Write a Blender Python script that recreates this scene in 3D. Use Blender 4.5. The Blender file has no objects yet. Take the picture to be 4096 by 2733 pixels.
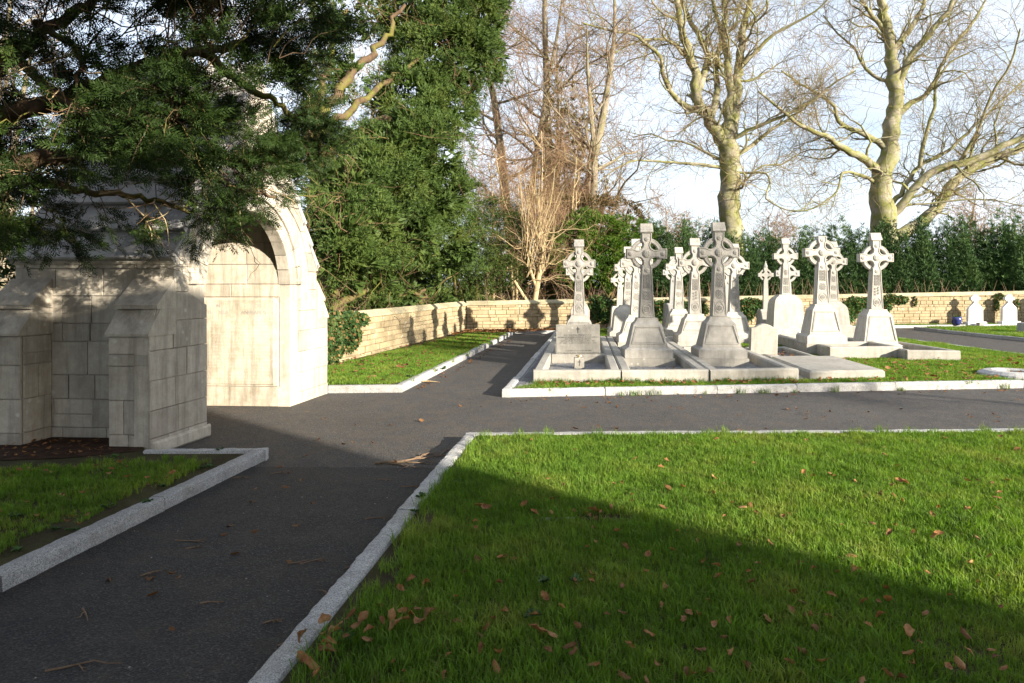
import bpy, bmesh, math, random
import numpy as np
from mathutils import Vector, Matrix, noise
R = random.Random(11)
NR = np.random.default_rng(11)
sc = bpy.context.scene
C = sc.collection
# ---------------------------------------------------------------- camera
F, HZ, CH = 2731.0, 1140.0, 1.6          # focal length and eye level in photo pixels, eye height in metres
cam = bpy.data.cameras.new('camera'); camo = bpy.data.objects.new('camera', cam); C.objects.link(camo)
cam.sensor_width = 36.0; cam.lens = 36.0 * F / 4096.0; cam.shift_y = -(1366.5 - HZ) / 4096.0
cam.clip_end = 2000.0; cam.clip_start = 0.05
camo.location = (0, 0, CH); camo.rotation_euler = (math.radians(90), 0, 0)
sc.camera = camo
# ---------------------------------------------------------------- sky, sun, exposure
SDX, SDY = .743, -.669                  # horizontal direction to the sun
SUN_AZ = math.atan2(SDX, SDY); SUN_EL = math.radians(16.0)
w = bpy.data.worlds.new('World'); sc.world = w; w.use_nodes = True
nt = w.node_tree; nt.nodes.clear()
sky = nt.nodes.new('ShaderNodeTexSky'); sky.sky_type = 'NISHITA'; sky.sun_disc = False
sky.sun_elevation = SUN_EL; sky.sun_rotation = SUN_AZ; sky.dust_density = 1.6; sky.air_density = 1.0; sky.ozone_density = 2.0
bg = nt.nodes.new('ShaderNodeBackground'); bg.inputs[1].default_value = 0.084
wo = nt.nodes.new('ShaderNodeOutputWorld')
# thin high cloud veil over the whole sky
tc = nt.nodes.new('ShaderNodeTexCoord'); mpn = nt.nodes.new('ShaderNodeMapping'); mpn.inputs['Scale'].default_value = (1.0, 1.6, 3.2)
cn = nt.nodes.new('ShaderNodeTexNoise'); cn.inputs['Scale'].default_value = 2.2; cn.inputs['Detail'].default_value = 7; cn.inputs['Roughness'].default_value = .62
cr = nt.nodes.new('ShaderNodeMapRange'); cr.inputs[1].default_value = .32; cr.inputs[2].default_value = .68; cr.inputs[3].default_value = .35; cr.inputs[4].default_value = .9
mxn = nt.nodes.new('ShaderNodeMix'); mxn.data_type = 'RGBA'; mxn.inputs[7].default_value = (5.0, 5.35, 5.9, 1)
nt.links.new(tc.outputs['Generated'], mpn.inputs[0]); nt.links.new(mpn.outputs[0], cn.inputs['Vector']); nt.links.new(cn.outputs['Fac'], cr.inputs[0])
nt.links.new(cr.outputs[0], mxn.inputs[0]); nt.links.new(sky.outputs[0], mxn.inputs[6])
nt.links.new(mxn.outputs[2], bg.inputs[0]); nt.links.new(bg.outputs[0], wo.inputs[0])
sl = bpy.data.lights.new('sun', 'SUN'); sl.energy = 5.0; sl.angle = math.radians(0.55); sl.color = (1.0, 0.90, 0.75)
so = bpy.data.objects.new('sun', sl); C.objects.link(so)
tosun = Vector((SDX, SDY, math.tan(SUN_EL)))
so.rotation_euler = tosun.to_track_quat('Z', 'Y').to_euler(); so.location = (20, -20, 15)
vs = sc.view_settings
vs.view_transform = 'Standard'; vs.look = 'None'; vs.exposure = 1.65; vs.gamma = 1.0; vs.use_curve_mapping = False
cy = sc.cycles
cy.max_bounces = 6; cy.diffuse_bounces = 3; cy.glossy_bounces = 2; cy.transmission_bounces = 3; cy.transparent_max_bounces = 4
cy.use_denoising = True; cy.sample_clamp_indirect = 6.0; cy.caustics_reflective = False; cy.caustics_refractive = False

# ---------------------------------------------------------------- helpers
def at(px, py, Z): return Vector(((px - 2048) * Z / F, Z, CH + (HZ - py) * Z / F))
def gr(px, py, h=0.0):
    Z = (CH - h) * F / (py - HZ)
    return Vector(((px - 2048) * Z / F, Z, h))

def np_mesh(name, V, Fs, smooth=False):
    """V (n,3); Fs list of int arrays (m,k)"""
    me = bpy.data.meshes.new(name)
    V = np.asarray(V, np.float32)
    Fs = [np.asarray(f, np.int32) for f in Fs if len(f)]
    me.vertices.add(len(V)); me.vertices.foreach_set('co', V.ravel())
    nl = sum(f.size for f in Fs); npol = sum(len(f) for f in Fs)
    me.loops.add(nl); me.polygons.add(npol)
    me.loops.foreach_set('vertex_index', np.concatenate([f.ravel() for f in Fs]))
    st = []; o = 0
    for f in Fs:
        st.append(o + np.arange(len(f)) * f.shape[1]); o += f.size
    me.polygons.foreach_set('loop_start', np.concatenate(st).astype(np.int32))
    if smooth: me.polygons.foreach_set('use_smooth', np.ones(npol, bool))
    me.update(calc_edges=True); me.validate()
    return me

WORLD = set()          # things whose parts are written in world coordinates
def link(name, me, mat=None, parent=None, loc=None):
    o = bpy.data.objects.new(name, me); C.objects.link(o)
    if mat is not None and me is not None and len(me.materials) == 0: me.materials.append(mat)
    if parent is not None:
        o.parent = parent
        if parent.name in WORLD: o.matrix_parent_inverse = Matrix.Translation(-Vector(parent.location))
    if loc is not None: o.location = loc
    return o
def thing(name, label, cat, loc=(0, 0, 0), group=None, rz=0):
    o = bpy.data.objects.new(name, None); C.objects.link(o)
    o.location = loc; o.rotation_euler = (0, 0, rz); o.empty_display_size = .2
    return tag(o, label, cat, group)
def wthing(name, label, cat, loc, group=None):
    o = thing(name, label, cat, loc, group); WORLD.add(o.name); return o
def tag(o, label, cat, group=None, kind=None):
    o['label'] = label; o['category'] = cat
    if group: o['group'] = group
    if kind: o['kind'] = kind
    return o
def struct(o): o['kind'] = 'structure'; return o
def stuff(o, label=None, cat=None):
    o['kind'] = 'stuff'
    if label: o['label'] = label; o['category'] = cat
    return o

class MB:
    def __init__(s): s.v = []; s.f = []
    def add(s, vs, fs):
        b = len(s.v); s.v += [tuple(v) for v in vs]; s.f += [tuple(i + b for i in f) for f in fs]; return s
    def box(s, x0, x1, y0, y1, z0, z1, ch=0.0):
        if ch <= 0:
            vs = [(x, y, z) for z in (z0, z1) for x, y in ((x0, y0), (x1, y0), (x1, y1), (x0, y1))]
            return s.add(vs, [(3, 2, 1, 0), (4, 5, 6, 7), (0, 1, 5, 4), (1, 2, 6, 5), (2, 3, 7, 6), (3, 0, 4, 7)])
        r = [(x0, y0), (x1, y0), (x1, y1), (x0, y1)]
        q = [(x0 + ch, y0 + ch), (x1 - ch, y0 + ch), (x1 - ch, y1 - ch), (x0 + ch, y1 - ch)]
        vs = [(x, y, z0) for x, y in r] + [(x, y, z1 - ch) for x, y in r] + [(x, y, z1) for x, y in q]
        fs = [(3, 2, 1, 0), (8, 9, 10, 11)]
        for i in range(4):
            j = (i + 1) % 4
            fs += [(i, j, j + 4, i + 4), (i + 4, j + 4, j + 8, i + 8)]
        return s.add(vs, fs)
    def loft(s, secs, cap=True):
        """sections = list of equal-length point rings"""
        n = len(secs[0]); vs = [p for r in secs for p in r]; fs = []
        for k in range(len(secs) - 1):
            for i in range(n):
                j = (i + 1) % n
                fs.append((k * n + i, k * n + j, (k + 1) * n + j, (k + 1) * n + i))
        if cap: fs += [tuple(range(n - 1, -1, -1)), tuple((len(secs) - 1) * n + i for i in range(n))]
        return s.add(vs, fs)
    def tube(s, pts, rad, n=6):
        V, Q = tube_np(pts, rad, n)
        return s.add(V.tolist(), Q.tolist())
    def mesh(s, name, smooth=False):
        me = bpy.data.meshes.new(name); me.from_pydata(s.v, [], s.f)
        if smooth: me.shade_smooth()
        me.update(); return me
    def build(s, name, mat, parent=None, loc=None, smooth=False): return link(name, s.mesh(name, smooth), mat, parent, loc)

def tube_np(pts, rad, n):
    P = np.asarray([tuple(p) for p in pts], float); k = len(P)
    r = np.asarray(rad, float) if np.ndim(rad) else np.full(k, float(rad))
    T = np.gradient(P, axis=0); T /= np.linalg.norm(T, axis=1)[:, None] + 1e-9
    up = np.zeros(3); up[np.argmin(np.abs(T.mean(0)))] = 1.0
    if k <= 6: A = np.cross(T, up)
    else:                                   # carry the frame along the curve so that the tube never pinches
        A = np.empty_like(T); a0 = np.cross(T[0], up)
        for i in range(k):
            a0 = a0 - T[i] * a0.dot(T[i]); a0 /= np.linalg.norm(a0) + 1e-9; A[i] = a0
    A /= np.linalg.norm(A, axis=1)[:, None] + 1e-9
    B = np.cross(T, A)
    a = np.arange(n) * 2 * math.pi / n
    V = P[:, None, :] + r[:, None, None] * (A[:, None, :] * np.cos(a)[None, :, None] + B[:, None, :] * np.sin(a)[None, :, None])
    i = np.arange(k - 1)[:, None] * n; j = np.arange(n)[None, :]; j2 = (j + 1) % n
    Q = np.stack([i + j, i + j2, i + n + j2, i + n + j], -1).reshape(-1, 4)
    return V.reshape(-1, 3), Q
class Tubes:
    def __init__(s): s.V = []; s.Q = []; s.n = 0
    def add(s, pts, rad, n):
        V, Q = tube_np(pts, rad, n); s.V.append(V); s.Q.append(Q + s.n); s.n += len(V)
    def build(s, name, mat, parent=None, smooth=True):
        return link(name, np_mesh(name, np.concatenate(s.V), [np.concatenate(s.Q)], smooth), mat, parent)

def prism(poly, O, A, B, N, d, ch=0.0):
    """polygon (a,b) in plane O,A,B pushed out along N by d with chamfer ch -> (verts, faces)"""
    n = len(poly)
    cx = sum(p[0] for p in poly) / n; cy_ = sum(p[1] for p in poly) / n
    def P(a, b, t): return O + A * a + B * b + N * t
    vs = [P(a, b, 0) for a, b in poly]; fs = []
    if ch > 0:
        vs += [P(a, b, d - ch) for a, b in poly]
        vs += [P(a + (ch if a < cx else -ch), b + (ch if b < cy_ else -ch), d) for a, b in poly]
        L = 2
    else:
        vs += [P(a, b, d) for a, b in poly]; L = 1
    for k in range(L):
        for i in range(n):
            j = (i + 1) % n
            fs.append((k * n + i, k * n + j, (k + 1) * n + j, (k + 1) * n + i))
    fs.append(tuple(L * n + i for i in range(n)))
    return vs, fs
def prism_obj(name, poly, O, A, B, N, d, mat, parent, ch=0.0):
    m = MB(); m.add(*prism(poly, O, A, B, N, d, ch)); return m.build(name, mat, parent)

# ---------------------------------------------------------------- materials
def nodes(name):
    m = bpy.data.materials.new(name); m.use_nodes = True; t = m.node_tree; t.nodes.clear()
    out = t.nodes.new('ShaderNodeOutputMaterial'); b = t.nodes.new('ShaderNodeBsdfPrincipled')
    t.links.new(b.outputs[0], out.inputs[0]); return m, t, b, out
def nz(t, vec, scale, detail=5, rough=.6):
    n = t.nodes.new('ShaderNodeTexNoise'); n.inputs['Scale'].default_value = scale; n.inputs['Detail'].default_value = detail
    n.inputs['Roughness'].default_value = rough; t.links.new(vec, n.inputs['Vector']); return n.outputs['Fac']
def ramp(t, fac, stops, interp='LINEAR'):
    r = t.nodes.new('ShaderNodeValToRGB'); e = r.color_ramp.elements; r.color_ramp.interpolation = interp
    while len(e) < len(stops): e.new(.5)
    for el, (p, c) in zip(e, stops):
        el.position = p; el.color = (*c, 1) if not np.isscalar(c) else (c, c, c, 1)
    t.links.new(fac, r.inputs[0]); return r.outputs[0]
def mix(t, fac, a, b, mode='MIX'):
    m = t.nodes.new('ShaderNodeMix'); m.data_type = 'RGBA'; m.blend_type = mode
    for s, v in ((m.inputs[0], fac), (m.inputs[6], a), (m.inputs[7], b)):
        if hasattr(v, 'default_value') or hasattr(v, 'is_linked'): t.links.new(v, s)
        elif np.isscalar(v): s.default_value = v
        else: s.default_value = (*v, 1)
    return m.outputs[2]
def hsv(t, col, val=None, hue=None, sat=None):
    h = t.nodes.new('ShaderNodeHueSaturation'); t.links.new(col, h.inputs['Color'])
    if val is not None: t.links.new(val, h.inputs['Value'])
    if hue is not None: t.links.new(hue, h.inputs['Hue'])
    if sat is not None: h.inputs['Saturation'].default_value = sat
    return h.outputs[0]
def rng(t, v, a, b):
    m = t.nodes.new('ShaderNodeMapRange'); t.links.new(v, m.inputs[0]); m.inputs[3].default_value = a; m.inputs[4].default_value = b; return m.outputs[0]
def pos(t): return t.nodes.new('ShaderNodeNewGeometry').outputs['Position']
def orand(t): return t.nodes.new('ShaderNodeObjectInfo').outputs['Random']
def bump(t, b, h, s, d=.01):
    n = t.nodes.new('ShaderNodeBump'); n.inputs['Strength'].default_value = s; n.inputs['Distance'].default_value = d
    t.links.new(h, n.inputs['Height']); t.links.new(n.outputs[0], b.inputs['Normal'])

def stone_mat(name, dark, mid, light, fine=90, bstr=.35, lichen=0.0, rand=.16, rough=.9, streak=0.0, bd=.006):
    m, t, b, o = nodes(name); p = pos(t)
    big = nz(t, p, 1.7, 6, .65); med = nz(t, p, 9, 6, .7); fn = nz(t, p, fine, 3, .7)
    col = ramp(t, big, [(.3, dark), (.5, mid), (.72, light)])
    col = mix(t, .55, col, ramp(t, med, [(.3, dark), (.55, mid), (.75, light)]))
    col = mix(t, .5, col, ramp(t, fn, [(.32, .45), (.52, .52), (.7, .62)]), 'OVERLAY')
    if streak:
        mp = t.nodes.new('ShaderNodeMapping'); mp.inputs['Scale'].default_value = (9, 9, .8); t.links.new(p, mp.inputs[0])
        col = mix(t, ramp(t, nz(t, mp.outputs[0], 1.0, 5, .7), [(.45, 0.0), (.75, streak)]), col, tuple(c * .35 for c in dark))
    if lichen:
        v = t.nodes.new('ShaderNodeTexVoronoi'); v.inputs['Scale'].default_value = 9; t.links.new(p, v.inputs['Vector'])
        msk = mix(t, 1.0, ramp(t, v.outputs['Distance'], [(.12, 1.0), (.24, 0.0)]), ramp(t, nz(t, p, 2.3), [(.52, 0.0), (.6, 1.0)]), 'MULTIPLY')
        f = t.nodes.new('ShaderNodeMath'); f.operation = 'MULTIPLY'; f.inputs[1].default_value = lichen; t.links.new(msk, f.inputs[0])
        col = mix(t, f.outputs[0], col, (.62, .61, .55))
    col = hsv(t, col, val=rng(t, orand(t), 1 - rand, 1 + rand))
    t.links.new(col, b.inputs['Base Color']); b.inputs['Roughness'].default_value = rough; b.inputs['Specular IOR Level'].default_value = .25
    h = mix(t, .5, fn, med); bump(t, b, h, bstr, bd); return m

def leaf_mat(name, c1, c2, c3, scale=2.5, trans=.3, rough=.55, sp=.35, rand=.25, fscale=30):
    sp = min(sp, .16); rough = max(rough, .6)
    m, t, b, out = nodes(name); p = pos(t)
    col = ramp(t, nz(t, p, scale, 4, .7), [(.32, c1), (.5, c2), (.68, c3)])
    col = mix(t, .5, col, ramp(t, nz(t, p, fscale, 2, .6), [(.35, .4), (.65, .62)]), 'OVERLAY')
    col = hsv(t, col, val=rng(t, orand(t), 1 - rand, 1 + rand))
    t.links.new(col, b.inputs['Base Color']); b.inputs['Roughness'].default_value = rough; b.inputs['Specular IOR Level'].default_value = sp
    tr = t.nodes.new('ShaderNodeBsdfTranslucent'); ms = t.nodes.new('ShaderNodeMixShader'); ms.inputs[0].default_value = trans
    t.links.new(hsv(t, col, sat=1.15), tr.inputs[0]); t.links.new(b.outputs[0], ms.inputs[1]); t.links.new(tr.outputs[0], ms.inputs[2])
    t.links.new(ms.outputs[0], out.inputs[0]); return m

def bark_mat(name, dark, light, moss, mossamt=.5, scale=6):
    m, t, b, o = nodes(name); p = pos(t)
    mp = t.nodes.new('ShaderNodeMapping'); mp.inputs['Scale'].default_value = (1, 1, .35); t.links.new(p, mp.inputs[0])
    n1 = nz(t, mp.outputs[0], scale, 6, .7)
    col = ramp(t, n1, [(.3, dark), (.7, light)])
    mk = ramp(t, nz(t, p, 1.6, 5, .75), [(.62 - .3 * mossamt, 0.0), (.78 - .25 * mossamt, .85)])
    col = mix(t, mk, col, moss)
    t.links.new(col, b.inputs['Base Color']); b.inputs['Roughness'].default_value = .9; b.inputs['Specular IOR Level'].default_value = .2
    bump(t, b, n1, .5, .03); return m

MT = {}
MT['chapel'] = stone_mat('chapel_limestone', (.25, .22, .175), (.39, .355, .295), (.49, .455, .39), fine=70, bstr=.5, lichen=.4, streak=.6)
MT['chapel_roof'] = stone_mat('roof_limestone', (.21, .205, .20), (.31, .30, .29), (.39, .38, .36), fine=80, bstr=.45, lichen=.3, streak=.25)
MT['chapel_in'] = stone_mat('inner_limestone', (.27, .225, .155), (.44, .395, .32), (.52, .48, .40), fine=60, bstr=.3, streak=.75)
MT['mortar'] = stone_mat('mortar', (.30, .275, .235), (.40, .37, .32), (.47, .44, .385), bstr=.3)
MT['cross'] = stone_mat('cross_limestone', (.28, .265, .235), (.39, .375, .34), (.47, .455, .415), fine=110, bstr=.25, streak=.4, rand=.08)
MT['cross_dark'] = stone_mat('grey_limestone', (.22, .215, .21), (.31, .305, .295), (.40, .39, .37), fine=110, bstr=.25, streak=.45, rand=.08)
MT['cross_mid'] = stone_mat('mid_limestone', (.23, .22, .20), (.33, .315, .285), (.41, .395, .36), fine=110, bstr=.25, streak=.45, rand=.08)
MT['white_stone'] = stone_mat('white_marble', (.52, .51, .48), (.64, .63, .60), (.70, .69, .66), fine=60, bstr=.08, rand=.04)
MT['pink'] = stone_mat('pink_granite', (.36, .26, .23), (.46, .35, .31), (.54, .43, .39), fine=160, bstr=.1)
MT['grave'] = stone_mat('grave_limestone', (.22, .205, .175), (.31, .295, .26), (.40, .38, .34), fine=120, bstr=.3, lichen=.4, streak=.35, rand=.07)
MT['wall'] = stone_mat('wall_stone', (.19, .145, .08), (.285, .228, .138), (.36, .30, .195), fine=55, bstr=.6, lichen=.9, rand=.24)
MT['wallmortar'] = stone_mat('wall_mortar', (.24, .19, .115), (.31, .255, .165), (.37, .31, .215), fine=70, bstr=.5)
MT['coping'] = stone_mat('wall_coping', (.20, .175, .10), (.31, .275, .18), (.42, .385, .28), fine=60, bstr=.5, lichen=.9)
MT['letter'] = stone_mat('black_lettering', (.03, .03, .03), (.05, .05, .05), (.08, .08, .08), bstr=0)
MT['worn'] = stone_mat('worn_lettering', (.20, .19, .175), (.26, .25, .235), (.32, .31, .29), bstr=0)

def granite():
    m, t, b, o = nodes('kerb_granite'); p = pos(t)
    v = t.nodes.new('ShaderNodeTexVoronoi'); v.inputs['Scale'].default_value = 240; t.links.new(p, v.inputs['Vector'])
    g = t.nodes.new('ShaderNodeRGBToBW'); t.links.new(v.outputs['Color'], g.inputs[0])
    col = ramp(t, g.outputs[0], [(.12, (.13, .13, .135)), (.34, (.27, .27, .275)), (.6, (.36, .355, .345)), (.88, (.50, .495, .475))])
    st = nz(t, p, 6, 6, .7)
    col = mix(t, .55, col, ramp(t, st, [(.3, .34), (.6, .56)]), 'OVERLAY')
    col = mix(t, ramp(t, nz(t, p, 2.2, 6, .75), [(.5, 0.0), (.72, .45)]), col, (.22, .20, .13))
    col = hsv(t, col, val=rng(t, orand(t), .85, 1.12))
    t.links.new(col, b.inputs['Base Color']); b.inputs['Roughness'].default_value = .85; b.inputs['Specular IOR Level'].default_value = .3
    bump(t, b, mix(t, .5, nz(t, p, 60, 4, .7), st), .6, .01); return m
MT['granite'] = granite()
def asphalt(name='asphalt', k=1.0, dust=.35):
    m, t, b, o = nodes(name); p = pos(t)
    v = t.nodes.new('ShaderNodeTexVoronoi'); v.inputs['Scale'].default_value = 130; t.links.new(p, v.inputs['Vector'])
    g = t.nodes.new('ShaderNodeRGBToBW'); t.links.new(v.outputs['Color'], g.inputs[0])
    col = ramp(t, g.outputs[0], [(.1, (.022 * k, .021 * k, .021 * k)), (.55, (.045 * k, .043 * k, .042 * k)), (.8, (.08 * k, .076 * k, .072 * k)), (.97, (.17 * k, .16 * k, .15 * k))])
    col = mix(t, .75, col, ramp(t, nz(t, p, .9, 6, .65), [(.3, .40), (.7, .60)]), 'OVERLAY')
    col = mix(t, ramp(t, nz(t, p, 4, 6, .75), [(.45, 0.0), (.75, dust)]), col, (.10, .078, .055))
    v2 = t.nodes.new('ShaderNodeTexVoronoi'); v2.inputs['Scale'].default_value = 14; t.links.new(p, v2.inputs['Vector'])
    g2 = t.nodes.new('ShaderNodeRGBToBW'); t.links.new(v2.outputs['Color'], g2.inputs[0])
    mk = mix(t, 1.0, ramp(t, v2.outputs['Distance'], [(.05, 1.0), (.09, 0.0)]), ramp(t, g2.outputs[0], [(.70, 0.0), (.72, 1.0)]), 'MULTIPLY')
    col = mix(t, mk, col, (.34, .32, .29))
    t.links.new(col, b.inputs['Base Color']); b.inputs['Roughness'].default_value = .82; b.inputs['Specular IOR Level'].default_value = .35
    bump(t, b, mix(t, .35, v.outputs['Distance'], nz(t, p, 60, 4)), .9, .012); return m
MT['asphalt'] = asphalt('worn_asphalt', 1.1, .75); MT['asphalt_new'] = asphalt('fresh_asphalt', .6, .3)
def ground_mat(name, stops, scale, fine, bs=.6, bd=.03):
    m, t, b, o = nodes(name); p = pos(t)
    col = ramp(t, nz(t, p, scale, 7, .75), stops)
    col = mix(t, .6, col, ramp(t, nz(t, p, fine, 4, .7), [(.3, .3), (.7, .65)]), 'OVERLAY')
    t.links.new(col, b.inputs['Base Color']); b.inputs['Roughness'].default_value = .95; b.inputs['Specular IOR Level'].default_value = .1
    bump(t, b, nz(t, p, fine, 5, .7), bs, bd); return m
MT['turf'] = ground_mat('turf_soil', [(.35, (.04, .032, .02)), (.52, (.055, .052, .022)), (.7, (.085, .065, .04))], 3.0, 60)
MT['mulch'] = ground_mat('mulch', [(.3, (.028, .016, .011)), (.5, (.06, .034, .022)), (.7, (.10, .06, .04))], 9, 80, .9, .04)
MT['forest'] = ground_mat('forest_floor', [(.3, (.04, .03, .018)), (.5, (.09, .055, .03)), (.7, (.05, .065, .02))], 1.5, 30)
MT['grass'] = leaf_mat('grass_blade', (.085, .165, .02), (.13, .225, .03), (.20, .25, .045), scale=1.6, trans=.4, rough=.5, sp=.3, rand=.28, fscale=9)
MT['drygrass'] = leaf_mat('dry_grass_blade', (.10, .12, .03), (.16, .16, .05), (.22, .19, .08), scale=2, trans=.3, rand=.2, fscale=9)
MT['yew'] = leaf_mat('yew_needles', (.016, .032, .007), (.025, .05, .009), (.05, .08, .014), scale=2.2, trans=.08, rough=.4, sp=.5, fscale=14)
MT['yew2'] = leaf_mat('yew_foliage', (.03, .052, .012), (.046, .078, .016), (.08, .105, .022), scale=1.1, trans=.1, rough=.45, sp=.4, fscale=9)
MT['hedge'] = leaf_mat('hedge_foliage', (.03, .062, .02), (.044, .088, .026), (.07, .115, .03), scale=.9, trans=.1, rough=.45, sp=.4, fscale=7)
MT['laurel'] = leaf_mat('bush_foliage', (.05, .10, .018), (.075, .14, .02), (.12, .175, .028), scale=1.5, trans=.3, rough=.4, sp=.5, fscale=9)
MT['ivy'] = leaf_mat('ivy_leaves', (.025, .06, .02), (.045, .095, .025), (.10, .14, .04), scale=5, trans=.2, rough=.3, sp=.6, fscale=25)
MT['ivydry'] = leaf_mat('dry_ivy_leaves', (.14, .075, .03), (.20, .13, .05), (.20, .17, .06), scale=5, trans=.2, rough=.5, sp=.3, fscale=25)
MT['brownconifer'] = leaf_mat('brown_conifer', (.075, .075, .025), (.11, .09, .035), (.15, .10, .045), scale=2, trans=.2, fscale=9)
MT['leaf'] = leaf_mat('dead_leaf', (.12, .05, .02), (.24, .115, .045), (.34, .20, .10), scale=14, trans=.25, rough=.6, sp=.3, rand=.4, fscale=60)
MT['beech'] = bark_mat('beech_bark', (.17, .15, .105), (.34, .31, .235), (.15, .16, .035), .75, 4)
MT['bare'] = bark_mat('grey_bark', (.13, .11, .08), (.26, .225, .165), (.13, .13, .04), .45, 6)
MT['yewbark'] = bark_mat('yew_bark', (.05, .034, .022), (.13, .085, .05), (.13, .14, .02), .55, 8)
MT['twig'] = bark_mat('twig_bark', (.14, .095, .05), (.25, .185, .10), (.15, .14, .04), .4, 5)
MT['redtwig'] = bark_mat('red_twig_bark', (.17, .095, .055), (.28, .19, .115), (.19, .16, .06), .3, 5)
MT['pale'] = bark_mat('pale_stem_bark', (.30, .22, .12), (.46, .37, .22), (.26, .24, .09), .3, 5)
MT['deadtwig'] = bark_mat('dead_twig', (.10, .065, .04), (.22, .15, .10), (.16, .13, .08), .3, 20)
MT['gravel'] = stone_mat('gravel', (.09, .095, .10), (.18, .18, .185), (.33, .32, .31), fine=20, bstr=.1)
def plain(name, c, rough=.5, metal=0.0, spec=.5):
    m, t, b, o = nodes(name); p = pos(t)
    col = mix(t, .5, c, ramp(t, nz(t, p, 18, 5, .7), [(.3, .42), (.7, .58)]), 'OVERLAY')
    t.links.new(col, b.inputs['Base Color']); b.inputs['Roughness'].default_value = rough; b.inputs['Metallic'].default_value = metal
    b.inputs['Specular IOR Level'].default_value = spec; return m
MT['blue'] = plain('blue_glaze', (.03, .04, .14), .15)
MT['paint'] = plain('white_paint', (.75, .74, .70), .4)
MT['wax'] = plain('candle_glass', (.55, .45, .32), .2)
MT['glass'] = plain('dark_pane', (.03, .035, .04), .08)
MT['gold'] = plain('worn_brass', (.45, .36, .22), .4, .6)

_txt = {}
def text_obj(body, size, mat, parent, O, A, B, N, name='lettering', spacing=1.0, width=None):
    cu = bpy.data.curves.new('t', 'FONT'); cu.body = body; cu.size = size; cu.align_x = 'CENTER'; cu.extrude = .0012; cu.space_character = spacing; cu.resolution_u = 2
    ob = bpy.data.objects.new('t', cu); C.objects.link(ob)
    me = bpy.data.meshes.new_from_object(ob.evaluated_get(bpy.context.evaluated_depsgraph_get()))
    bpy.data.objects.remove(ob); bpy.data.curves.remove(cu)
    if width:
        xs = [v.co.x for v in me.vertices]; s = width / max(1e-6, max(xs) - min(xs))
        for v in me.vertices: v.co.x *= s
    M = Matrix(((A.x, B.x, N.x, O.x), (A.y, B.y, N.y, O.y), (A.z, B.z, N.z, O.z), (0, 0, 0, 1)))
    me.transform(M); me.materials.clear(); me.name = name
    return link(name, me, mat, parent)
# ================================================================ GROUND, PATHS, LAWNS
V2 = lambda x, y: Vector((x, y, 0))
def sheet(name, pts, z, mat):
    m = MB(); m.add([(p[0], p[1], z) for p in pts], [tuple(range(len(pts)))]); o = m.build(name, mat); return struct(o)
def area2(p): return sum(p[i][0] * p[(i + 1) % len(p)][1] - p[(i + 1) % len(p)][0] * p[i][1] for i in range(len(p)))
sheet('ground', [(-250, -120), (250, -120), (250, 400), (-250, 400)], -.03, MT['forest'])
sheet('path', [(-8, -12), (24, -12), (24, 26.4), (-.5, 24), (-8, 20)], 0.0, MT['asphalt'])
sheet('path', [(-4.5, -12), (-.3, -12), (-.42, 5.95), (-2.6, 6.0)], .004, MT['asphalt_new'])
WC = (-1.53, 22.8)                                      # corner of the two boundary walls
def back_y(x): return WC[1] + (x - WC[0]) * .191
LAWN = {
 'near': [(-1.58, -3), (-.345, 6.875), (14, 7.31), (14, -3)],
 'left': [(-3.75, -3), (-2.38, 6.12), (-3.3, 6.12), (-3.42, 6.35), (-8, 7.1), (-8, -3)],
 'strip': [(-2.8, 10.28), (-1.72, 10.28), (-.02, 22.3), (-.02, 23.0), (-1.53, 22.72), (-3.5, 12.6), (-4.3, 9.9)],
 'block': [(0, 9.84), (11.05, 11.05), (10.9, 24.55), (10.9, 25.1), (1.55, 23.3), (1.55, 22.4)],
 'leafend': [(-.02, 22.42), (1.55, 22.42), (1.55, 23.3), (-.02, 23.0)],
 'right': [(14.35, 24.3), (14.5, 19.3), (15.2, 10), (26, 10), (26, 26.5)],
 'far': [(10.9, 24.8), (24, 27.1), (24, 27.7), (10.9, 25.15)],
}
for k, p in LAWN.items():
    o = sheet('lawn', p, .085 if k != 'leafend' else .082, MT['mulch'] if k == 'leafend' else MT['turf'])
sheet('mulch_bed', [(-8, 6.05), (-5.2, 5.75), (-3.9, 5.95), (-3.42, 6.2), (-3.42, 6.36), (-3.3, 6.9), (-5, 7.3), (-8, 7.8)], .092, MT['mulch'])

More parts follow.
